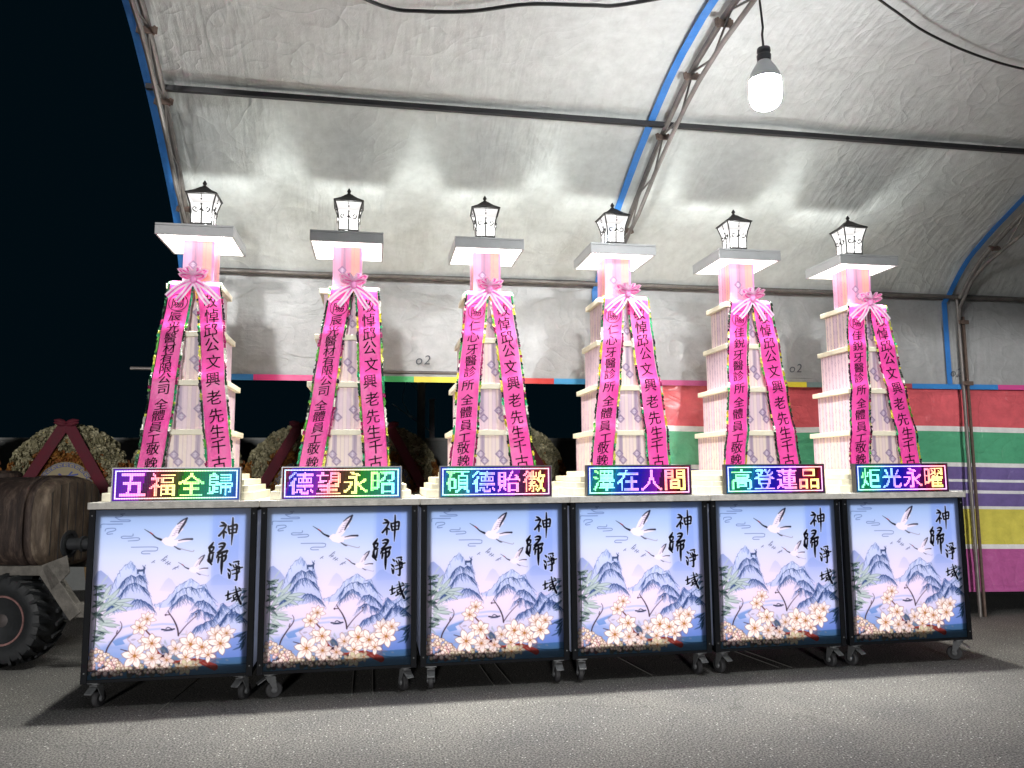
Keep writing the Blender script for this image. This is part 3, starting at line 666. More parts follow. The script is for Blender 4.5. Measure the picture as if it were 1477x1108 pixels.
tb = MB().box(-.041,.949,-.024,.945,1.174,1.214)
tb.build('tabletop', M_TOP, cart, False, .003)
def caster(x, y, yaw):
    R = Matrix.Translation((x,y,0)) @ Matrix.Rotation(yaw, 4, 'Z')
    f = MB(); f.box(-.04,.04,-.035,.035,.146,.154,None,R)
    f.lathe([(.024,.132),(.026,.138),(.026,.146)], 16, (0,0,0)); f.v[-48:] = [tuple(R@Vector(p)) for p in f.v[-48:]]
    for s in (-1,1):
        f.add([R@Vector(p) for p in [(-.03,s*.021,.135),(.03,s*.021,.135),(.045,s*.021,.045),(.03,s*.021,.038),(-.03,s*.025,.135),(.03,s*.025,.135),(.045,s*.025,.045),(.03,s*.025,.038)]], [(0,1,2,3),(4,7,6,5),(0,4,5,1),(1,5,6,2),(2,6,7,3),(3,7,4,0)])
    f.box(-.03,.03,-.025,.025,.13,.136,None,R)
    # brake pedal
    f.add([R@Vector(p) for p in [(-.028,-.026,.128),(-.028,.026,.128),(-.075,.024,.098),(-.075,-.024,.098),(-.028,-.026,.122),(-.028,.026,.122),(-.075,.024,.092),(-.075,-.024,.092)]], [(0,1,2,3),(7,6,5,4),(0,4,5,1),(1,5,6,2),(2,6,7,3),(3,7,4,0)])
    o = f.build('caster', M_ZINC, cart, False, .0015)
    w = MB().lathe([(.022,-.017),(.043,-.017),(.05,-.011),(.0505,0),(.05,.011),(.043,.017),(.022,.017)], 24, (0,0,0), 'y'); w.v = [tuple(R@Vector((p[0]+.028,p[1],p[2]+.0505))) for p in w.v]
    w.build('wheel', M_TYRE, o, True)
    hb = MB().lathe([(.012,-.0275),(.02,-.02),(.02,.02),(.012,.0275)], 14, (0,0,0), 'y'); hb.v = [tuple(R@Vector((p[0]+.028,p[1],p[2]+.0505))) for p in hb.v]
    hb.build('axle', M_ZINC, o, True)
for i in range(6):
    c = cart if i == 0 else None
yaws = [[(1.25,1.1),(.35,2.0),(1.5,1.6),(1.5,1.75),(1.9,1.85),(1.95,2.35)][i] for i in range(6)]
base_children = list(cart.children)
carts = []
for i in range(6):
    if i == 0: c = cart
    else:
        c = cart.copy(); COL.objects.link(c); c.location = (OFF[i],0,0)
        for ch in base_children: copy_tree(ch, c)
    c['label'] = f'black-framed lightbox cart with crane poster under the sign reading {SIGN[i]}, {POS[i]} of six'
    carts.append(c)
for c, k in zip(carts, (1.08,1.0,.97,1.02,.96,.93)):     # no two boxes glow quite alike
    for ch in c.children:
        if ch.name.startswith('light_sheet'):
            ch.data = ch.data.copy(); m = M_SHEET.copy(); m.node_tree.nodes['Principled BSDF'].inputs['Emission Strength'].default_value = L_BOX*k; ch.data.materials[0] = m
for i in range(6):
    cart = carts[i]
    caster(.035, .06, yaws[i][0]); caster(.868, .06, yaws[i][1]); caster(.035, .85, .7+i); caster(.868, .85, 2.1-i)

# ================================================================== MEMORIAL TOWERS
TX, TY = .45, .46
LEDGE = [(2.65,.180),(2.325,.207),(1.995,.246),(1.67,.272)]      # top height, half width
TIER = [(2.615,2.325,.152),(2.29,1.995,.188),(1.96,1.67,.216),(1.635,1.385,.252)]
M_CREAM = mat('cream_board', (.82,.77,.60), .5, 0, .1, 10, .15, 50)
M_WHITE = mat('white_board', (.42,.425,.43), .45, 0, .06, 10, .1, 50)
M_PAPER = mat('printed_paper', attr='Col', rough=.45, bump=.25, bscale=22)
def paper(w, h, side, column=False, seed=0):
    """striped wrapping paper with chains of medallions, w x h metres"""
    W, H = max(24,int(w*230)), max(20,int(h*230)); P = Paint(W, H, w*1000, h*1000); A = P.a; rg = random.Random(seed)
    base = np.array([230,208,212]) if not column else np.array([228,156,186]); A[:] = base/255
    x = -w*500
    for k in range(int(w*1000/26)+2):
        c = rg.choice([(234,214,210),(224,200,210),(236,218,204),(218,194,208)]) if not column else [(232,176,208),(236,150,176),(240,166,142),(212,140,196),(232,152,182)][k%5]
        q_ = 62 if column else 26
        P.poly([(k*q_,0),(k*q_+q_-2,0),(k*q_+q_-2,h*1000),(k*q_,h*1000)], c, .8)
        P.stroke([(k*q_,0),(k*q_,h*1000)], (168,134,160), 2, .5)
    mv = (142,112,150); cx = w*500
    if side or column:
        for k, xx in enumerate(np.arange(22, w*1000, 44)):
            y = -10; ph = rg.random()*100
            P.stroke([(xx-8,0),(xx-8,h*1000)], mv, 2.5, .35)
            if column and not side: continue
            for yy in np.arange(-ph, h*1000+40, 96):
                P.stroke([(xx,yy),(xx,yy+38),(xx-9,yy+54),(xx,yy+70),(xx,yy+96)], mv, 4.5, .7); P.stroke([(xx,yy+38),(xx+9,yy+54),(xx,yy+70)], mv, 4.5, .7)
            if False:
                for yy in (115, 165): P.stroke([(xx,yy-22),(xx+22,yy),(xx,yy+22),(xx-22,yy),(xx,yy-22)], (170,110,170), 6, .8, False)
    if not side:
        for bx in ((-.055,.075) if w > .4 else (-.02,) if column else (.03,)):
            b = cx+bx*1000; P.poly([(b-14,0),(b+14,0),(b+14,h*700),(b-14,h*700)], (160,140,166), .7); P.stroke([(b,0),(b,h*640)], (120,98,134), 3, .7)
            for dx, dy in ((-14,.52),(14,.70)):
                y = h*1000*dy; r = 27
                P.poly([(b+dx,y-r),(b+dx+r,y),(b+dx,y+r),(b+dx-r,y)], (168,148,176), .9); P.stroke([(b+dx,y-r),(b+dx+r,y),(b+dx,y+r),(b+dx-r,y),(b+dx,y-r)], (112,88,130), 5, .9, False)
                P.stroke([(b+dx-9,y-8),(b+dx+9,y-8)], (225,212,226), 4); P.stroke([(b+dx,y-12),(b+dx,y+12)], (225,212,226), 4); P.stroke([(b+dx-9,y+6),(b+dx+9,y+6)], (225,212,226), 4)
    return np.clip(A,0,1)
def panel_mesh(name, a, z0, z1, column=False, seed=0):
    parts = []; h = z0-z1
    canvas_grid(paper(2*a,h,False,column,seed), lambda u,v: (TX-a+u*2*a, 0*u+TY-a, z0-v*h), parts)
    canvas_grid(paper(2*a,h,True,column,seed+1), lambda u,v: (0*u+TX+a, TY-a+u*2*a, z0-v*h), parts)
    canvas_grid(paper(2*a,h,True,column,seed+2), lambda u,v: (TX+a-u*2*a, 0*u+TY+a, z0-v*h), parts)
    canvas_grid(paper(2*a,h,True,column,seed+3), lambda u,v: (0*u+TX-a, TY+a-u*2*a, z0-v*h), parts)
    return canvas_mesh(name, parts)
tower = thing('memorial_tower', '', 'tower', (0,0,0), 0, 'memorial towers on the carts')
cp = MB(); a = .25; t = .012
cp.box(TX-a,TX+a,TY-a,TY+a,3.03,3.045)
for x0,x1,y0,y1 in ((TX-a,TX+a,TY-a,TY-a+t),(TX-a,TX+a,TY+a-t,TY+a),(TX-a,TX-a+t,TY-a+t,TY+a-t),(TX+a-t,TX+a,TY-a+t,TY+a-t)): cp.box(x0,x1,y0,y1,2.966,3.029)
cp.build('cap', M_WHITE, tower, False, .003)
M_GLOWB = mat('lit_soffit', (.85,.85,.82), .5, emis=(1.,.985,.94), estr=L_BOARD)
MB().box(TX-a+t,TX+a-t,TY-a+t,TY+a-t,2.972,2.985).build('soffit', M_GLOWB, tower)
M_DOWN = mat('downlight_lens', (1,1,1), .4, emis=(1,.97,.9), estr=14., sample=False)
for sx in (-1,1):
    for sy in (-1,1): MB().lathe([(.026,2.9715),(.022,2.969),(.002,2.9685)], 16, (TX+sx*.185,TY+sy*.185,0)).build('downlight', M_DOWN, tower)
link('column', panel_mesh('column', .10, 2.972, 2.65, True, 3), M_PAPER, tower)
for k, (z, a) in enumerate(LEDGE): MB().box(TX-a,TX+a,TY-a,TY+a,z-.036,z).build('ledge', M_CREAM, tower, False, .003)
for k, (z0, z1, a) in enumerate(TIER): link('tier', panel_mesh('tier', a, z0, z1, False, 20+k*5), M_PAPER, tower)
zz = [1.214,1.268,1.309,1.348,1.385]; hh = [.449,.419,.388,.318]
for k in range(4):
    b = MB(); a = hh[k]; rg = random.Random(k); n = 9
    y0, y1 = TY-min(a,.385-.012*k), TY+a
    for s in range(n):                                     # a course of small boxes edge to edge
        x0 = TX-a+2*a*s/n; g_ = .0015; dz = rg.uniform(-.003,.001)
        b.box(x0+g_, TX-a+2*a*(s+1)/n-g_, y0+rg.uniform(0,.006), y1-rg.uniform(0,.006), zz[k]+.0005, zz[k+1]+dz-.0005)
    b.build('base_step', M_CREAM, tower, False, .002, 1)
kids = list(tower.children); towers = []
for i in range(6):
    if i == 0: c = tower
    else:
        c = tower.copy(); COL.objects.link(c); c.location = (OFF[i],0,0)
        for ch in kids: copy_tree(ch, c)
    c['label'] = f'tiered pink and cream memorial tower behind the sign reading {SIGN[i]}, {POS[i]} of six'
    towers.append(c)
for i in range(6):                                         # the downlights' own light
    for sx in (-1,1):
        for sy in (-1,1):
            l = bpy.data.lights.new('downlight', 'SPOT'); l.energy = P_DOWN*(1. if sy < 0 else .35); l.color = (1,.99,.93); l.spot_size = math.radians(80); l.spot_blend = 1.; l.shadow_soft_size = .045
            lo = bpy.data.objects.new('downlight_lamp', l); COL.objects.link(lo); lo.location = (OFF[i]+TX+sx*.185, TY+sy*.185, 2.96)
            lo.rotation_euler = (math.radians(4)*sy, -math.radians(8)*sx, 0)

# ================================================================== LANTERNS
M_IRON = mat('bronze_black_iron', (.022,.019,.018), .5, .3, .3, 30)
M_PANE = mat('lit_opal_pane', (.9,.9,.9), .4, emis=(1.,.985,.98), estr=L_PANE)
lan = thing('lantern', '', 'lantern', (0,0,0), 0, 'lit lanterns on the tower caps')
pr = [(.066,.03),(.066,.075),(.069,.13),(.076,.18),(.086,.22),(.097,.262)]
def sq(b, prof, c=(0,0,0)):
    vs = []; fs = []
    for r, z in prof: vs += [(-r,-r,z),(r,-r,z),(r,r,z),(-r,r,z)]
    for i in range(len(prof)-1):
        for k in range(4): fs.append((4*i+k, 4*i+(k+1)%4, 4*i+4+(k+1)%4, 4*i+4+k))
    fs += [(3,2,1,0), tuple(4*(len(prof)-1)+k for k in range(4))]
    return b.add(vs, fs)
sq(MB(), [(.074,0),(.074,.012),(.07,.014),(.07,.028)]).build('base', M_IRON, lan, False, .002)
gp = MB(); vs = []; fs = []
for k in range(4):
    o = len(gp.v); R = Matrix.Rotation(k*PI/2, 3, 'Z')
    gp.add([R @ Vector((s*(r-.004), -(r-.002), z)) for r, z in pr for s in (-1,1)], [(2*i,2*i+1,2*i+3,2*i+2) for i in range(len(pr)-1)])
gp.build('pane', M_PANE, lan)
fr = MB()
for k in range(4):
    R = Matrix.Rotation(k*PI/2, 3, 'Z')
    fr.tube([R@Vector((-r,-r,z)) for r, z in pr], .0056, 6)
    fr.tube([R@Vector((0,-r-.001,z)) for r, z in pr[:4]], .0046, 6)
    fr.tube([R@Vector((0,-r-.001,z)) for r, z in [(.0755,.178),(.0785,.19)]], .0075, 6); fr.tube([R@Vector((0,-r-.001,z)) for r, z in [(.085,.214),(.088,.228)]], [.003,.006], 6)
    fr.tube([R@Vector((0,-r-.001,z)) for r, z in [(.0895,.236),(.095,.255)]], .003, 6)
    for s in (-1,1):                                       # scrolls
        pts = [(0,.150),(s*.012,.128),(s*.028,.120),(s*.045,.124),(s*.055,.137),(s*.053,.151),(s*.042,.157),(s*.033,.150),(s*.036,.141)]
        fr.tube([R@Vector((x,-.079,z)) for x, z in pts], .0048, 6)
for z, r in ((.032,.068),(.26,.0975)):
    for k in range(4):
        R = Matrix.Rotation(k*PI/2, 3, 'Z'); fr.tube([R@Vector((-r,-r,z)), R@Vector((r,-r,z))], .004, 6)
fr.build('frame', M_IRON, lan, True)
rf = MB(); sq(rf, [(.105,.262),(.108,.266),(.106,.272),(.085,.288),(.062,.306),(.04,.328),(.024,.346),(.014,.352)])
rf.build('roof', M_IRON, lan, False, .002)
MB().lathe([(.012,.352),(.016,.358),(.008,.366),(.014,.376),(.015,.384),(.009,.395),(.002,.408)], 14).build('finial', M_IRON, lan, True)
M_PANE.node_tree.nodes.clear(); nt = M_PANE.node_tree
_e = nt.nodes.new('ShaderNodeEmission'); _e.inputs['Color'].default_value = (1.,.985,.98,1); _e.inputs['Strength'].default_value = L_PANE
_t = nt.nodes.new('ShaderNodeBsdfTransparent'); _t.inputs['Color'].default_value = (.8,.8,.8,1); _s = nt.nodes.new('ShaderNodeAddShader'); _o = nt.nodes.new('ShaderNodeOutputMaterial')
nt.links.new(_e.outputs[0], _s.inputs[0]); nt.links.new(_t.outputs[0], _s.inputs[1]); nt.links.new(_s.outputs[0], _o.inputs['Surface'])
for ch in list(lan.children):                             # stands on a small foot
    for v in ch.data.vertices: v.co.z = .036+v.co.z*.885
sq(MB(), [(.056,0),(.056,.006),(.05,.01),(.05,.037)]).build('foot', M_IRON, lan, False, .002)
kids = list(lan.children)
for i in range(6):
    if i == 0: c = lan
    else:
        c = lan.copy(); COL.objects.link(c)
        for ch in kids: copy_tree(ch, c)
    l = bpy.data.lights.new('lantern_lamp', 'POINT'); l.energy = P_LANTERN; l.color = (.98,1,.97); l.shadow_soft_size = .03
    lo = bpy.data.objects.new('lantern_lamp', l); COL.objects.link(lo); lo.location = (OFF[i]+TX, TY, 3.0455+.125)
    c.location = (OFF[i]+TX, TY, 3.0455); c.rotation_euler = (0,0,[.0,.03,-.06,.05,-.02,-.03][i])
    c['label'] = f'lit black lantern topping the tower behind sign {SIGN[i]}, {POS[i]} of six'

# ================================================================== LED SIGNS
import colorsys
M_LED = bpy.data.materials.new('led_dots'); M_LED.use_nodes = True; nt = M_LED.node_tree; nt.nodes.clear()
_a = nt.nodes.new('ShaderNodeAttribute'); _a.attribute_name = 'Col'; _e = nt.nodes.new('ShaderNodeEmission'); _e.inputs['Strength'].default_value = 1.5; _o = nt.nodes.new('ShaderNodeOutputMaterial')
nt.links.new(_a.outputs['Color'], _e.inputs['Color']); nt.links.new(_e.outputs[0], _o.inputs['Surface']); M_LED.cycles.emission_sampling = 'NONE'
M_HOUS = mat('sign_housing', (.03,.03,.035), .4); M_FACE = mat('sign_face', (.008,.008,.012), .5)
PH = [.71,.62,.30,.30,.30,.31]
BGH = [[(0,.72),(.22,.78),(.34,1.0),(.46,1.1),(.55,1.36),(.8,1.48),(1,1.62)], [(0,1.0),(.06,.66),(.2,.70),(.32,.82),(.42,1.0),(.55,1.12),(.66,1.36),(.85,1.45),(1,1.6)]] + [[(0,.64),(.06,.50),(.12,.40),(.2,.50),(.3,.62),(.5,.68),(.68,.78),(.82,.95),(.92,1.02),(1,.85)]]*4
def led_sign(i):
    t = thing('led_sign', f'glowing rainbow LED sign reading {SIGN[i]} on the {POS[i]} cart top', 'LED sign', (OFF[i]+.0805,0,1.2142), [0,.0,.0,.01,-.01,.0][i], 'LED signs on the carts')
    w, h = .752, .209; NX, NY = 78, 22
    MB().box(0,w,.003,.048,0,h).build('housing', M_HOUS, t, False, .002)
    rm = MB()
    for x0,x1,z0,z1 in ((0,w,0,.006),(0,w,h-.006,h),(0,.006,.006,h-.006),(w-.006,w,.006,h-.006)): rm.box(x0,x1,-.002,.0025,z0,z1)
    rm.build('rim', mat('sign_rim', (.12,.12,.13), .35, .5) if i == 0 else bpy.data.materials['sign_rim'], t)
    G = np.zeros((NY,NX)); cw = 16
    for k, ch in enumerate(SIGN[i]):
        A = glyph_raster(ch, cw); x = 4+k*18; G[3:3+cw, x:x+cw] = A
    B = np.zeros((NY,NX), bool); B[1,1:-1] = B[-2,1:-1] = True; B[1:-1,1] = B[1:-1,-2] = True
    d = MB(); p = (w-.016)/NX; pz = (h-.016)/NY
    for j in range(NY):
        for k in range(NX):
            u, v = k/(NX-1), j/(NY-1)
            hue = (PH[i]+.9*u+.10*(v-.5)) % 1; g = G[j,k]; hbg = float(np.interp(u+.06*(v-.5), *zip(*BGH[i]))) % 1
            if B[j,k]:
                hb = hbg if i > 1 else hue; c = np.array(colorsys.hsv_to_rgb(hb,.34,1.))*.92
            elif g > .33:
                c = np.array(colorsys.hsv_to_rgb(hue,.60,1.))*min(1.15,.6+g)
            else:
                c = np.array(colorsys.hsv_to_rgb(hbg,.96,1.))*(.36 if .55 < hbg < .8 else .24 if hbg > .9 or .3 < hbg < .56 else .12)
            x = .008+(k+.5)*p; z = h-.008-(j+.5)*pz; r = p*.40; rz = pz*.40
            d.add([(x-r,-.0008,z-rz),(x+r,-.0008,z-rz),(x+r,-.0008,z+rz),(x-r,-.0008,z+rz)], [(0,1,2,3)], tuple(c**1.6))
    MB().box(.0065,w-.0065,.0,.0028,.0065,h-.0065).build('face', M_FACE, t)
    d.build('screen', M_LED, t)
for i in range(6): led_sign(i)

# ================================================================== CONDOLENCE BANNERS
M_PINK = mat('magenta_satin', (.93,.075,.40), .42, 0, .10, 14, .35, 26)
M_INK = mat('black_ink', (.006,.003,.005), .8, spec=.15)
M_TINSEL = mat('tinsel_trim', attr='Col', rough=.22, metal=.35, bump=.5, bscale=120)
M_BOW = mat('bow_satin', attr='Col', rough=.35, bump=.2, bscale=50)
LT = ['陽辰光醫材有限公司全體員工敬輓']*2+['陽仁心牙醫診所全體員工敬輓']*2+['陽佳銳牙醫診所全體員工敬輓']*2
LZ = {15:[2.517,2.424,2.345,2.275,2.205,2.136,2.072,2.003,1.93,1.831,1.758,1.682,1.606,1.54,1.454], 13:[2.517,2.412,2.327,2.238,2.157,2.077,1.983,1.88,1.793,1.702,1.614,1.542,1.46]}
RT = '敬悼邱公文興老先生千古'; RZ = [2.535,2.431,2.33,2.235,2.118,2.0,1.878,1.76,1.653,1.557,1.45]
def banner(i):
    j0 = [0,.05,0,.032,.015,-.004][i]; rg = random.Random(40+i)
    t = thing('condolence_banner', f'magenta lettered ribbon pair with bow on the {POS[i]} tower, above sign {SIGN[i]}', 'banner', (OFF[i]+TX,TY,0), 0, 'magenta banners tied on the towers')
    # path of the cloth: over the ledge fronts, hanging slightly in between
    zs = [2.672]+[z for z in (2.652,2.63)]; ys = [-.155,-.187,-.189]
    for (z, a), (zp, ap) in zip(LEDGE[1:], LEDGE[:-1]):
        for f, s in ((.25,.008),(.5,.011),(.75,.009)):
            zs.append(zp-.03+(z-zp+.03)*f); ys.append(-(ap+(a-ap)*f)-.009+s)
        zs += [z+.004, z-.03]; ys += [-a-.011, -a-.010]
    zs += [1.55,1.45,1.34,1.28]; ys += [-.272,-.28,-.286,-.288]
    zs, ys = np.array(zs), np.array(ys)
    def yz(z): return float(np.interp(-z, -zs, ys))
    def edges(side, z):
        f = (2.665-z)/(2.665-1.434)
        if side < 0: return -.163+j0+f*(-.124-j0), -.006+j0+f*(-.112-j0)
        return .006+j0+f*(.127-j0), .168+j0+f*(.134-j0)
    ph = rg.uniform(0,6)
    for side in (-1,1):
        def P(u, z, off=0.):
            x0, x1 = edges(side, z); w = .004*math.sin(z*7+ph+side)
            return (x0+(x1-x0)*u+w, yz(z)-off-.006*math.sin(u*PI)-.003*math.sin(u*5+z*9+ph), z)
        Z = []
        for a, b in zip(zs, zs[1:]):
            n = max(1, int(abs(a-b)/.03)); Z += [a+(b-a)*k/n for k in range(n)]
        Z.append(zs[-1]); N = 9
        vs = [P(.07+.86*k/(N-1), z) for z in Z for k in range(N)]; fs = [(r*N+k, r*N+k+1, (r+1)*N+k+1, (r+1)*N+k) for r in range(len(Z)-1) for k in range(N-1)]
        rb = MB().add(vs, fs).build('ribbon', M_PINK, t, 'all')
        for u0, u1, sg in ((-.025,.055,-1),(.945,1.025,1)):
            tm = MB(); z = 2.668; run = None
            while z > 1.29:
                dz = rg.uniform(.010,.028)
                if run is None or rg.random() < .45: run = rg.choice([(.02,.10,.04),(.01,.02,.01),(.55,.46,.03),(.02,.30,.12),(.03,.012,.03),(.62,.60,.10),(.01,.03,.015),(.10,.35,.05),(.30,.01,.10),(.72,.72,.62)])
                k1, k2 = rg.uniform(-.03,.04)*sg, rg.uniform(-.03,.04)*sg
                a0, a1 = (u0+(k1 if sg < 0 else 0), u1+(k1 if sg > 0 else 0)); b0, b1 = (u0+(k2 if sg < 0 else 0), u1+(k2 if sg > 0 else 0))
                o1, o2, o3, o4 = [rg.uniform(.001,.010) for _ in range(4)]
                tm.add([P(a0,z,o1),P(a1,z,o2),P(b1,z-dz,o3),P(b0,z-dz,o4)], [(0,1,2,3)], run); z -= dz
            tm.build('trim', M_TINSEL, rb)
        tx = MB(); txt = LT[i] if side < 0 else RT; Zc = LZ[len(txt)] if side < 0 else RZ
        for ch, zc in zip(txt, Zc):
          vs, fs = glyph(ch); q_ = (.076 if len(txt) > 13 else .082) if side < 0 else .102; kx = 1.08 if side < 0 else .95
          x0, x1 = edges(side, zc); wid = x1-x0; jit = rg.uniform(-.04,.04); rot = rg.uniform(-.05,.05)
          if ch == '陽': q_ = .078
          for ox, oy, lift in ((-.45,-.1,.0030),(.45,.1,.0034)):    # a loaded brush: thick strokes
            pv = []
            for vx, vy in vs:
                a = (vx-.5)*q_*kx+ox*.0013; b = (vy-.38)*q_+oy*.0013
                b += .16*a; a, b = a-rot*b, b+rot*a      # brush hand: strokes climb to the right
                pv.append(P(.5+jit+a/wid, zc+b, lift))
            tx.add(pv, fs)
          if True:
            if ch == '陽':
                n = 40; ring = []
                for k in range(n):
                    for r in (.055,.0595): ring.append(P(.5+jit+r*math.cos(2*PI*k/n)/wid, zc+r*math.sin(2*PI*k/n), .0035))
                tx.add(ring, [(2*k, 2*k+1, (2*k+3) % (2*n), (2*k+2) % (2*n)) for k in range(n)])
        tx.build('lettering', M_INK, rb)
    # bow: loops, knot and four tails of striped satin
    bw = MB(); PALE, DEEP, MID = (.98,.74,.90), (.88,.09,.52), (.95,.36,.70)
    def band(pts, width, nrm=None):
        pts = [Vector(p) for p in pts]; rows = []
        for k, p in enumerate(pts):
            tg = (pts[min(k+1,len(pts)-1)]-pts[max(k-1,0)]).normalized(); sd = tg.cross(Vector((0,-1,0)) if nrm is None else Vector(nrm)); sd = sd.normalized() if sd.length > 1e-4 else Vector((1,0,0))
            wd = width[k] if isinstance(width, list) else width
            rows.append([p+sd*wd*f for f in (-.5,-.16,.16,.5)])
        for r0, r1 in zip(rows, rows[1:]):
            for q_, c in ((0,PALE),(1,DEEP if rg.random() < .45 else MID),(2,PALE)): bw.add([r0[q_], r0[q_+1], r1[q_+1], r1[q_]], [(0,1,2,3)], c)
    k0 = Vector((j0, -.205, 2.668))
    for s in (-1,1):
        for (ex, ez, dpt) in ((.082,.048,.03),(.072,.012,.042),(.034,.058,.046)):
            pts = []
            for q_ in range(11):
                a = q_/10*PI; pts.append(k0+Vector((s*ex*math.sin(a)*(1 if q_ <= 5 else .96), -dpt*math.sin(a)-.022*(1-math.cos(a))*.5, ez*math.sin(a)+.012*(1-math.cos(a)))))
            band(pts, .040, (s*.3,-.45,-.8))
        for (dx, dz, cu) in ((.165,-.115,.014),(.10,-.145,-.012)):
            if s > 0: dz *= 1.12
            band([k0+Vector((s*dx*f, -.012-.014*math.sin(f*3), dz*f+cu*math.sin(f*PI))) for f in np.linspace(0,1,8)], .036)
    bw.lathe([(.006,-.024),(.018,-.016),(.022,0),(.018,.016),(.006,.024)], 12, tuple(k0+Vector((0,-.03,0))), 'z', MID)
    bw.build('bow', M_BOW, t)
for i in range(6): banner(i)

# ================================================================== FUNERAL WREATHS BEHIND
M_FLOWER = mat('wreath_petals', attr='Col', rough=.7, var=.2, vscale=20)
M_SASH = mat('red_sash', (.085,.003,.013), .8, 0, .25, 8, .4, 20); M_PLAQ = mat('plaque_card', (.22,.18,.09), .6, 0, .1, 5); M_BLUEINK = mat('blue_ink', (.015,.03,.17), .55); M_BAMBOO = mat('stand_bamboo', (.20,.13,.06), .6, 0, .3, 10)
wr = thing('flower_wreath', '', 'wreath', (0,0,0), 0, 'round flower wreaths behind the carts')
pm = MB(); rg = random.Random(9); RW = .60
for k in range(3000):
    r = RW*math.sqrt(rg.uniform(.12,1)); a = rg.uniform(0,2*PI); x, z = r*math.cos(a), r*math.sin(a)
    y = -.05-.075*math.sin(PI*min(1,max(0,(r-.18)/(RW-.18))))**.6 + rg.uniform(-.012,.012)
    if r > RW*.975: y = rg.uniform(-.06,.02)
    orange = (r < .36+.05*math.sin(a*3+1)) or (abs(math.cos(a)) > .93 and r > .52) or rg.random() < .02
    c = rg.choice([(.22,.08,.01),(.18,.055,.008),(.27,.12,.02)]) if orange else rg.choice([(.30,.27,.16),(.24,.22,.125),(.36,.33,.21),(.17,.155,.085)])
    s = rg.uniform(.022,.034); ax = Vector((x*.9+rg.uniform(-.6,.6), -.6, z*.9+rg.uniform(-.6,.6))).normalized(); t1 = ax.cross(Vector((0,0,1))).normalized(); t2 = ax.cross(t1); o = Vector((x,y,z)); n = 5; ph = rg.uniform(0,6)
    ring = [o+(t1*math.cos(ph+2*PI*q/n)+t2*math.sin(ph+2*PI*q/n))*s+ax*s*.5 for q in range(n)]
    b0 = len(pm.v); pm.v += [tuple(o)]+[tuple(p) for p in ring]
    for q in range(n): pm.f.append((b0, b0+1+q, b0+1+(q+1)%n)); k_ = rg.uniform(.8,1.15); pm.c.append(tuple(min(1,v*k_) for v in c)); pm.mi.append(0)
fl = pm.build('flowers', M_FLOWER, wr)
MB().lathe([(.57,.03),(.60,-.0),(.58,-.05),(.3,-.055)], 40, (0,0,0), 'y').build('backing', mat('straw_backing', (.07,.075,.035), .9, 0, .3, 20), wr, True)
pq = MB().lathe([(.275,-.10),(.28,-.112),(.274,-.118)], 44, (0,0,-.06), 'y').build('plaque', M_PLAQ, wr, True)
mk = MB()
for k in range(26):                                        # key-pattern border
    a = PI*2*k/26; R = Matrix.Translation((0,0,-.06)) @ Matrix.Rotation(a, 4, 'Y')
    for x0,x1,z0,z1 in ((-.028,.028,.262,.268),(-.028,-.022,.225,.262),(-.022,.014,.225,.231),(.008,.014,.231,.25),(-.008,.008,.244,.25),(.022,.028,.225,.262)): mk.box(x0,x1,-.1205,-.119,z0,z1,None,R)
vs, fs = glyph('奠'); mk.add([((v[0]-.5)*.30,-.1205,(v[1]-.38)*.30-.03+.05*(v[0]-.5)) for v in vs], fs)
mk.build('lettering', M_BLUEINK, pq)
for s in (-1,1):
    sa = MB(); P0, P1 = Vector((s*.02,-.17,.60)), Vector((s*.50,-.165,-.25)); d = (P1-P0).normalized(); sd = Vector((d.z,0,-d.x))*.055; n = 10
    vs = []
    for k in range(n+1):
        p = P0+(P1-P0)*(k/n); vs += [p-sd+Vector((0,.006*math.sin(k*2),0)), p+Vector((0,-.012+.004*math.sin(k*1.3),0)), p+sd]
    sa.add(vs, [(3*k+j,3*k+j+1,3*k+j+4,3*k+j+3) for k in range(n) for j in (0,1)]); sa.build('sash', M_SASH, wr, 'all')
bo = MB()
for s in (-1,1):
    for e in (0,.025): bo.lathe([(.01,0),(.024,.02),(.03,.06),(.02,.09),(.006,.12)], 10, (0,-.17,.60+e), 'x'); bo.v[-50:] = [(s*v[0], v[1], v[2]+abs(v[0])*.2) for v in bo.v[-50:]]
bo.build('bow', M_SASH, wr, True)
for s in (-1,1): MB().tube([(s*.18,.05,.55),(s*.42,.10,-1.29)], .016, 8).build('leg', M_BAMBOO, wr, True)
MB().tube([(0,.05,.4),(0,.75,-1.29)], .016, 8).build('leg', M_BAMBOO, wr, True)
kids = list(wr.children)
WP = [(-1.52,3.8,1.30,.0,'round white flower wreath with red sashes above the brown tank at left'),(-2.78,3.8,1.30,.0,'round flower wreath cut off by the left edge of the photo'),(-.34,3.8,1.29,0,'round flower wreath almost hidden behind the leftmost tower'),(.845,3.8,1.29,.0,'round flower wreath with red sash between the two leftmost towers'),(1.78,4.0,1.30,.08,'round flower wreath with red sash right of the second tower from left'),(3.26,3.9,1.31,-.05,'round flower wreath right of the third tower from left, at the dark wall')]
for i, (x,y,z,rz,lb) in enumerate(WP):
    if i == 0: c = wr
    else:
        c = wr.copy(); COL.objects.link(c)
        for ch in kids: copy_tree(ch, c)
    c.location = (x,y,z); c.rotation_euler = (0,0,rz); c['label'] = lb

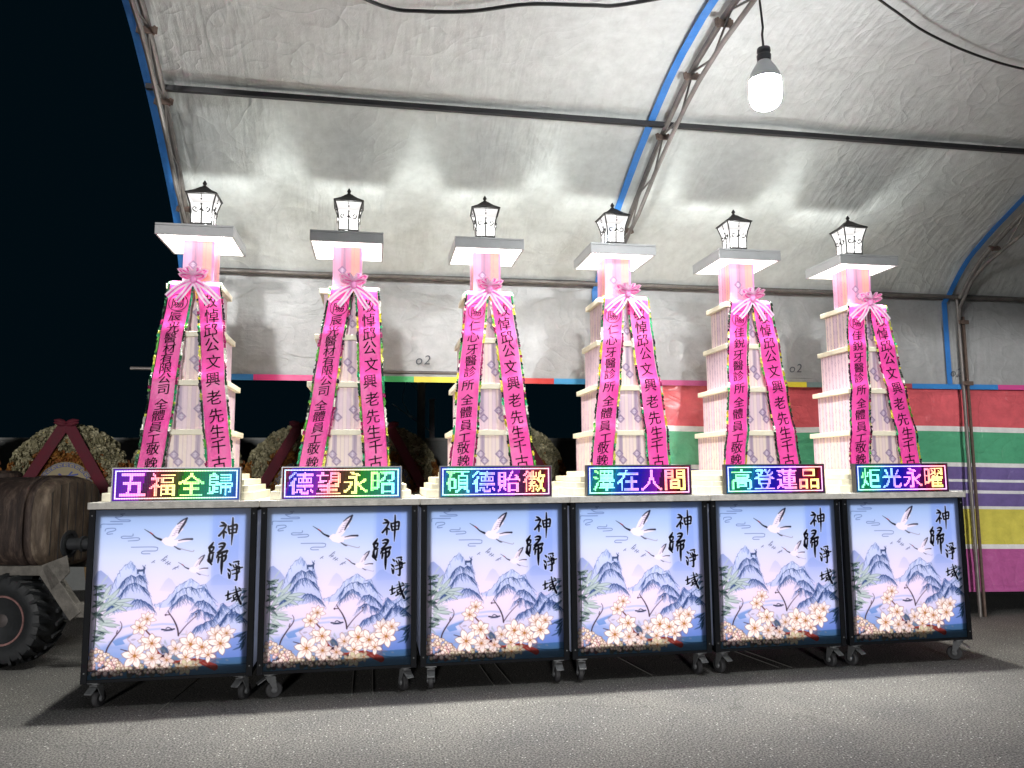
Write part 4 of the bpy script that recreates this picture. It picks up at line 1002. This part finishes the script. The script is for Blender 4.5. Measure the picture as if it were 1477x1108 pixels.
# ================================================================== BOUNDARY WALL AND POSTS
bw = MB(); M_HOARD = mat('hoarding_sheet', (.09,.095,.09), .6, .2, .3, 4)
bw.box(-16,12,0,.10,0,1.80)
w_ = bw.build('boundary_wall', M_HOARD); w_.location = (0,5.2,0); tag(w_, 'low dark ribbed wall standing behind the wreaths', 'wall')
cpb = MB().box(-16,12,-.03,.13,1.80,1.835); cpb.build('coping', mat('wall_coping', (.13,.13,.12), .6, 0, .2, 5), w_)
rb_ = MB()
for z in (1.72,1.5,1.28,1.06,.84,.62,.4): rb_.box(-16,12,-.018,.0,z-.012,z+.012)
rb_.build('rib', M_HOARD, w_)
M_CONC = mat('old_concrete', (.15,.145,.15), .8, 0, .25, 6, .3, 30)
def fpost(x, y, h, r, label):
    t = thing('metal_post', label, 'post', (x,y,0))
    MB().box(-r,r,-r,r,0,h).build('shaft', M_CONC, t, False, .006); MB().box(-r*1.25,r*1.25,-r*1.25,r*1.25,h,h+.02).build('post_cap', M_CONC, t)
    return t
p = fpost(2.26,5.45,2.62,.052,'dim grey square post rising behind the wall between second and third towers')
bx = MB().box(-.03,.04,-.10,-.052,2.02,2.16); bx.build('junction_box', M_CONC, p, False, .004)
fpost(2.41,5.5,2.36,.035,'thinner short dim post just right of the taller grey post')
rod = MB(); rod.tube([(1.86,5.3,2.30),(2.42,5.3,1.90)], .010, 6)
tag(rod.build('guy_rod', M_CONC, None, True), 'thin slanting rod in front of the grey post behind the wall', 'rod')
pw = MB(); pw.tube([(2.2,5.39,2.5),(2.05,5.38,2.62),(2.0,5.36,2.35),(2.1,5.36,2.15),(2.24,5.36,2.1)], .006, 6)
tag(pw.build('loose_wire', M_CONC, None, True), 'thin wire looping off the grey post behind the wall', 'wire')

# ================================================================== TANK TRAILER AT LEFT
tk = thing('tank_trailer', 'old brown planked tank on a rusty trailer with a big lugged tyre at left', 'tank trailer', (-.93,1.32,0), math.radians(-15))
def tank_mat(name, cols):
  m = bpy.data.materials.new(name); m.use_nodes = True; nt = m.node_tree; b = nt.nodes['Principled BSDF']
  tc = nt.nodes.new('ShaderNodeTexCoord'); mp = nt.nodes.new('ShaderNodeMapping'); mp.inputs['Scale'].default_value = (9,9,1.6); nt.links.new(tc.outputs['Object'], mp.inputs['Vector'])
  n1 = nt.nodes.new('ShaderNodeTexNoise'); n1.inputs['Scale'].default_value = 2.2; n1.inputs['Detail'].default_value = 8; n1.inputs['Roughness'].default_value = .7; nt.links.new(mp.outputs[0], n1.inputs['Vector'])
  cr = nt.nodes.new('ShaderNodeValToRGB'); e = cr.color_ramp.elements
  for p_, c_ in cols:
      x = e.new(p_); x.color = (*c_,1)
  e.remove(e[0]); e.remove(e[-1]); nt.links.new(n1.outputs['Fac'], cr.inputs[0]); nt.links.new(cr.outputs[0], b.inputs['Base Color']); b.inputs['Roughness'].default_value = .72
  bp = nt.nodes.new('ShaderNodeBump'); bp.inputs['Strength'].default_value = .5; bp.inputs['Distance'].default_value = .02; nt.links.new(n1.outputs['Fac'], bp.inputs['Height']); nt.links.new(bp.outputs[0], b.inputs['Normal'])
  return m
M_TANK = tank_mat('rusty_tank', ((.34,(.014,.008,.006)),(.5,(.035,.021,.016)),(.68,(.10,.07,.052))))
M_TANKE = tank_mat('tan_planks', ((.34,(.036,.024,.016)),(.5,(.085,.06,.04)),(.66,(.18,.14,.10))))
M_MUD = mat('muddy_steel', (.13,.12,.105), .7, .2, .4, 14, .4, 40); M_DKST = mat('dark_oily_steel', (.03,.032,.035), .55, .3, .3, 10)
def sup(n, rx, rz, k=3.2):
    return [(rx*math.copysign(abs(math.cos(t))**(2/k), math.cos(t)), rz*math.copysign(abs(math.sin(t))**(2/k), math.sin(t))) for t in [2*PI*q/n for q in range(n)]]
def loft(rings, n):
    vs = [p for r in rings for p in r]; fs = [(i*n+k, i*n+(k+1)%n, (i+1)*n+(k+1)%n, (i+1)*n+k) for i in range(len(rings)-1) for k in range(n)]
    return vs, fs+[tuple(range(n-1,-1,-1)), tuple((len(rings)-1)*n+k for k in range(n))]
N = 48; zc = 1.025
def ring(x, s): return [(x, .20+a*s, zc+b*s) for a, b in sup(N,.36,.345)]
MB().add(*loft([ring(-1.4,1),ring(-.9,1.0),ring(-.4,.995),ring(.05,.985)], N)).build('tank_body', M_TANK, tk, True)
MB().add(*loft([ring(.05,1.0),ring(.06,1.03),ring(.10,1.03),ring(.11,1.0)], N)).build('flange', M_TANK, tk, True)
MB().add(*loft([ring(.125,1.0),ring(.135,1.018),ring(.165,1.015),ring(.175,.99)], N)).build('flange', M_TANK, tk, True)
eb = MB().add(*loft([ring(.175,.985),ring(.21,.98),ring(.24,.96),ring(.262,.92),ring(.272,.85)], N)); eb.build('tank_end', M_TANKE, tk, True)
pl = MB()
for k in range(-3,4):
    y = .20+k*.092; hgt = .30*(1-(abs(k)/3.6)**3.2)**.31
    pl.box(.2715,.2735,y-.004,y+.004,zc-hgt,zc+hgt)
pl.build('plank_joint', M_DKST, tk)
MB().lathe([(.105,.268),(.105,.28),(.08,.285),(.075,.275),(.04,.275)], 24, (0,.14,.86), 'x').build('port_ring', M_DKST, tk, True)
MB().lathe([(.045,.27),(.045,.38),(.06,.38),(.06,.40),(.04,.40),(.04,.75)], 20, (0,.14,.86), 'x').build('outlet_pipe', M_DKST, tk, True)
MB().lathe([(.13,0),(.135,.03),(.10,.05),(.02,.055)], 20, (-.35,.2,1.365)).build('tank_lid', M_TANK, tk, True)
f = MB(); f.box(-1.4,.30,-.12,-.05,.655,.725); f.build('chassis_beam', M_MUD, tk, False, .006)
MB().box(-1.4,.30,.40,.47,.655,.725).build('chassis_beam', M_MUD, tk, False, .006)
R = Matrix.Translation((.27,-.085,.70)) @ Matrix.Rotation(math.radians(52), 4, 'Y')
MB().box(-.02,.42,-.04,.03,-.05,.05,None,R).build('brace_plate', M_MUD, tk, False, .004)
g_ = MB(); g_.add([(.25,-.125,.73),(.44,-.125,.80),(.47,-.125,.68),(.34,-.125,.55),(.25,-.125,.73-.0),(.25,-.112,.73),(.44,-.112,.80),(.47,-.112,.68),(.34,-.112,.55),(.25,-.112,.73)], [(0,3,2,1),(5,6,7,8),(0,1,6,5),(1,2,7,6),(2,3,8,7),(3,0,5,8)]); g_.build('gusset', M_MUD, tk, False, .003)
MB().box(.46,.72,-.11,-.02,.36,.46).build('hitch_block', M_MUD, tk, False, .006)
d_ = MB(); d_.tube([(.35,.05,.36),(.95,.05,.52)], .025, 8); d_.tube([(.42,.3,.40),(.62,.25,.80)], .03, 8); d_.tube([(-1.2,.1,.34),(.35,.1,.34)], .035, 8); d_.build('linkage', M_DKST, tk, True)
M_RUB = mat('tractor_rubber', (.011,.0125,.014), .62, 0, .25, 16, .2, 50); M_RIM = mat('rusty_red_rim', (.24,.125,.115), .65, .1, .4, 20, .3, 60)
wx, wy, wz, RR = -.02, -.02, .338, .338
tyre = MB().lathe([(.17,-.115),(.20,-.14),(.27,-.15),(.30,-.135),(.315,-.08),(.318,0),(.315,.08),(.30,.135),(.27,.15),(.20,.14),(.17,.115)], 48, (wx,wy,wz), 'y')
for k in range(22):
    for s in (-1,1):
        a = 2*PI*(k+(.5 if s > 0 else 0))/22; vs = []
        for (yy, r0, r1, da) in ((s*.02,.312,.338,0.),(s*.10,.306,.337,.10),(s*.152,.262,.318,.22)):
            for dd in (-.035,.035):
                for r in (r0, r1):
                    th = a+da+dd; vs.append((wx+r*math.cos(th), wy+yy, wz+r*math.sin(th)))
        tyre.add(vs, [(0,1,3,2),(8,10,11,9),(1,5,7,3),(5,9,11,7),(0,4,5,1),(4,8,9,5),(2,3,7,6),(6,7,11,10)])
wh = tyre.build('wheel', M_RUB, tk, True)
MB().lathe([(.155,-.06),(.165,-.125),(.178,-.128),(.182,-.115),(.182,.115),(.15,.11)], 40, (wx,wy,wz), 'y').build('rim', M_RIM, wh, True)
hubm = MB().lathe([(.158,-.055),(.12,-.075),(.09,-.07),(.05,-.09),(.046,-.115),(.03,-.12)], 32, (wx,wy,wz), 'y')
for k in range(6): a = k*PI/3; hubm.lathe([(.012,-.07),(.012,-.092),(.004,-.094)], 8, (wx+.075*math.cos(a),wy,wz+.075*math.sin(a)), 'y')
hubm.build('hub', mat('dark_rusty_hub', (.07,.06,.058), .6, .4, .35, 24), wh, True)

# ================================================================== SMALL THINGS ON THE GROUND
M_STREAK = mat('pale_streak', (.40,.39,.36), .6)  # thin pale tubes stand in for light streaks on the ground
for pts, lb in (([(.428,-.10),(.47,.35),(.50,.75)],'thin pale streak on the ground under the leftmost cart'),([(1.535,.0),(1.53,.75)],'left of two pale streaks under the second cart from left'),([(1.665,-.0),(1.66,.75)],'right of two pale streaks under the second cart from left'),([(2.44,.05),(2.41,.8)],'left of two pale streaks under the third cart from left'),([(2.56,.04),(2.52,.8)],'right of two pale streaks under the third cart from left'),([(3.53,.10),(3.44,.8)],'pale streak on the ground under the third cart from right'),([(4.47,.12),(4.36,.85)],'left of two pale streaks under the second cart from right'),([(4.56,.1),(4.44,.85)],'right of two pale streaks under the second cart from right')):
    b0 = Vector((*pts[0],0)); o = MB().tube([Vector((x,y,.003))-b0 for x, y in pts], .0022, 6).build('cord', M_STREAK, None, True); o.location = b0
    tag(o, lb, 'cord', 'pale streaks under the carts')
bpy.data.objects.remove(_fo); bpy.data.curves.remove(_fc)
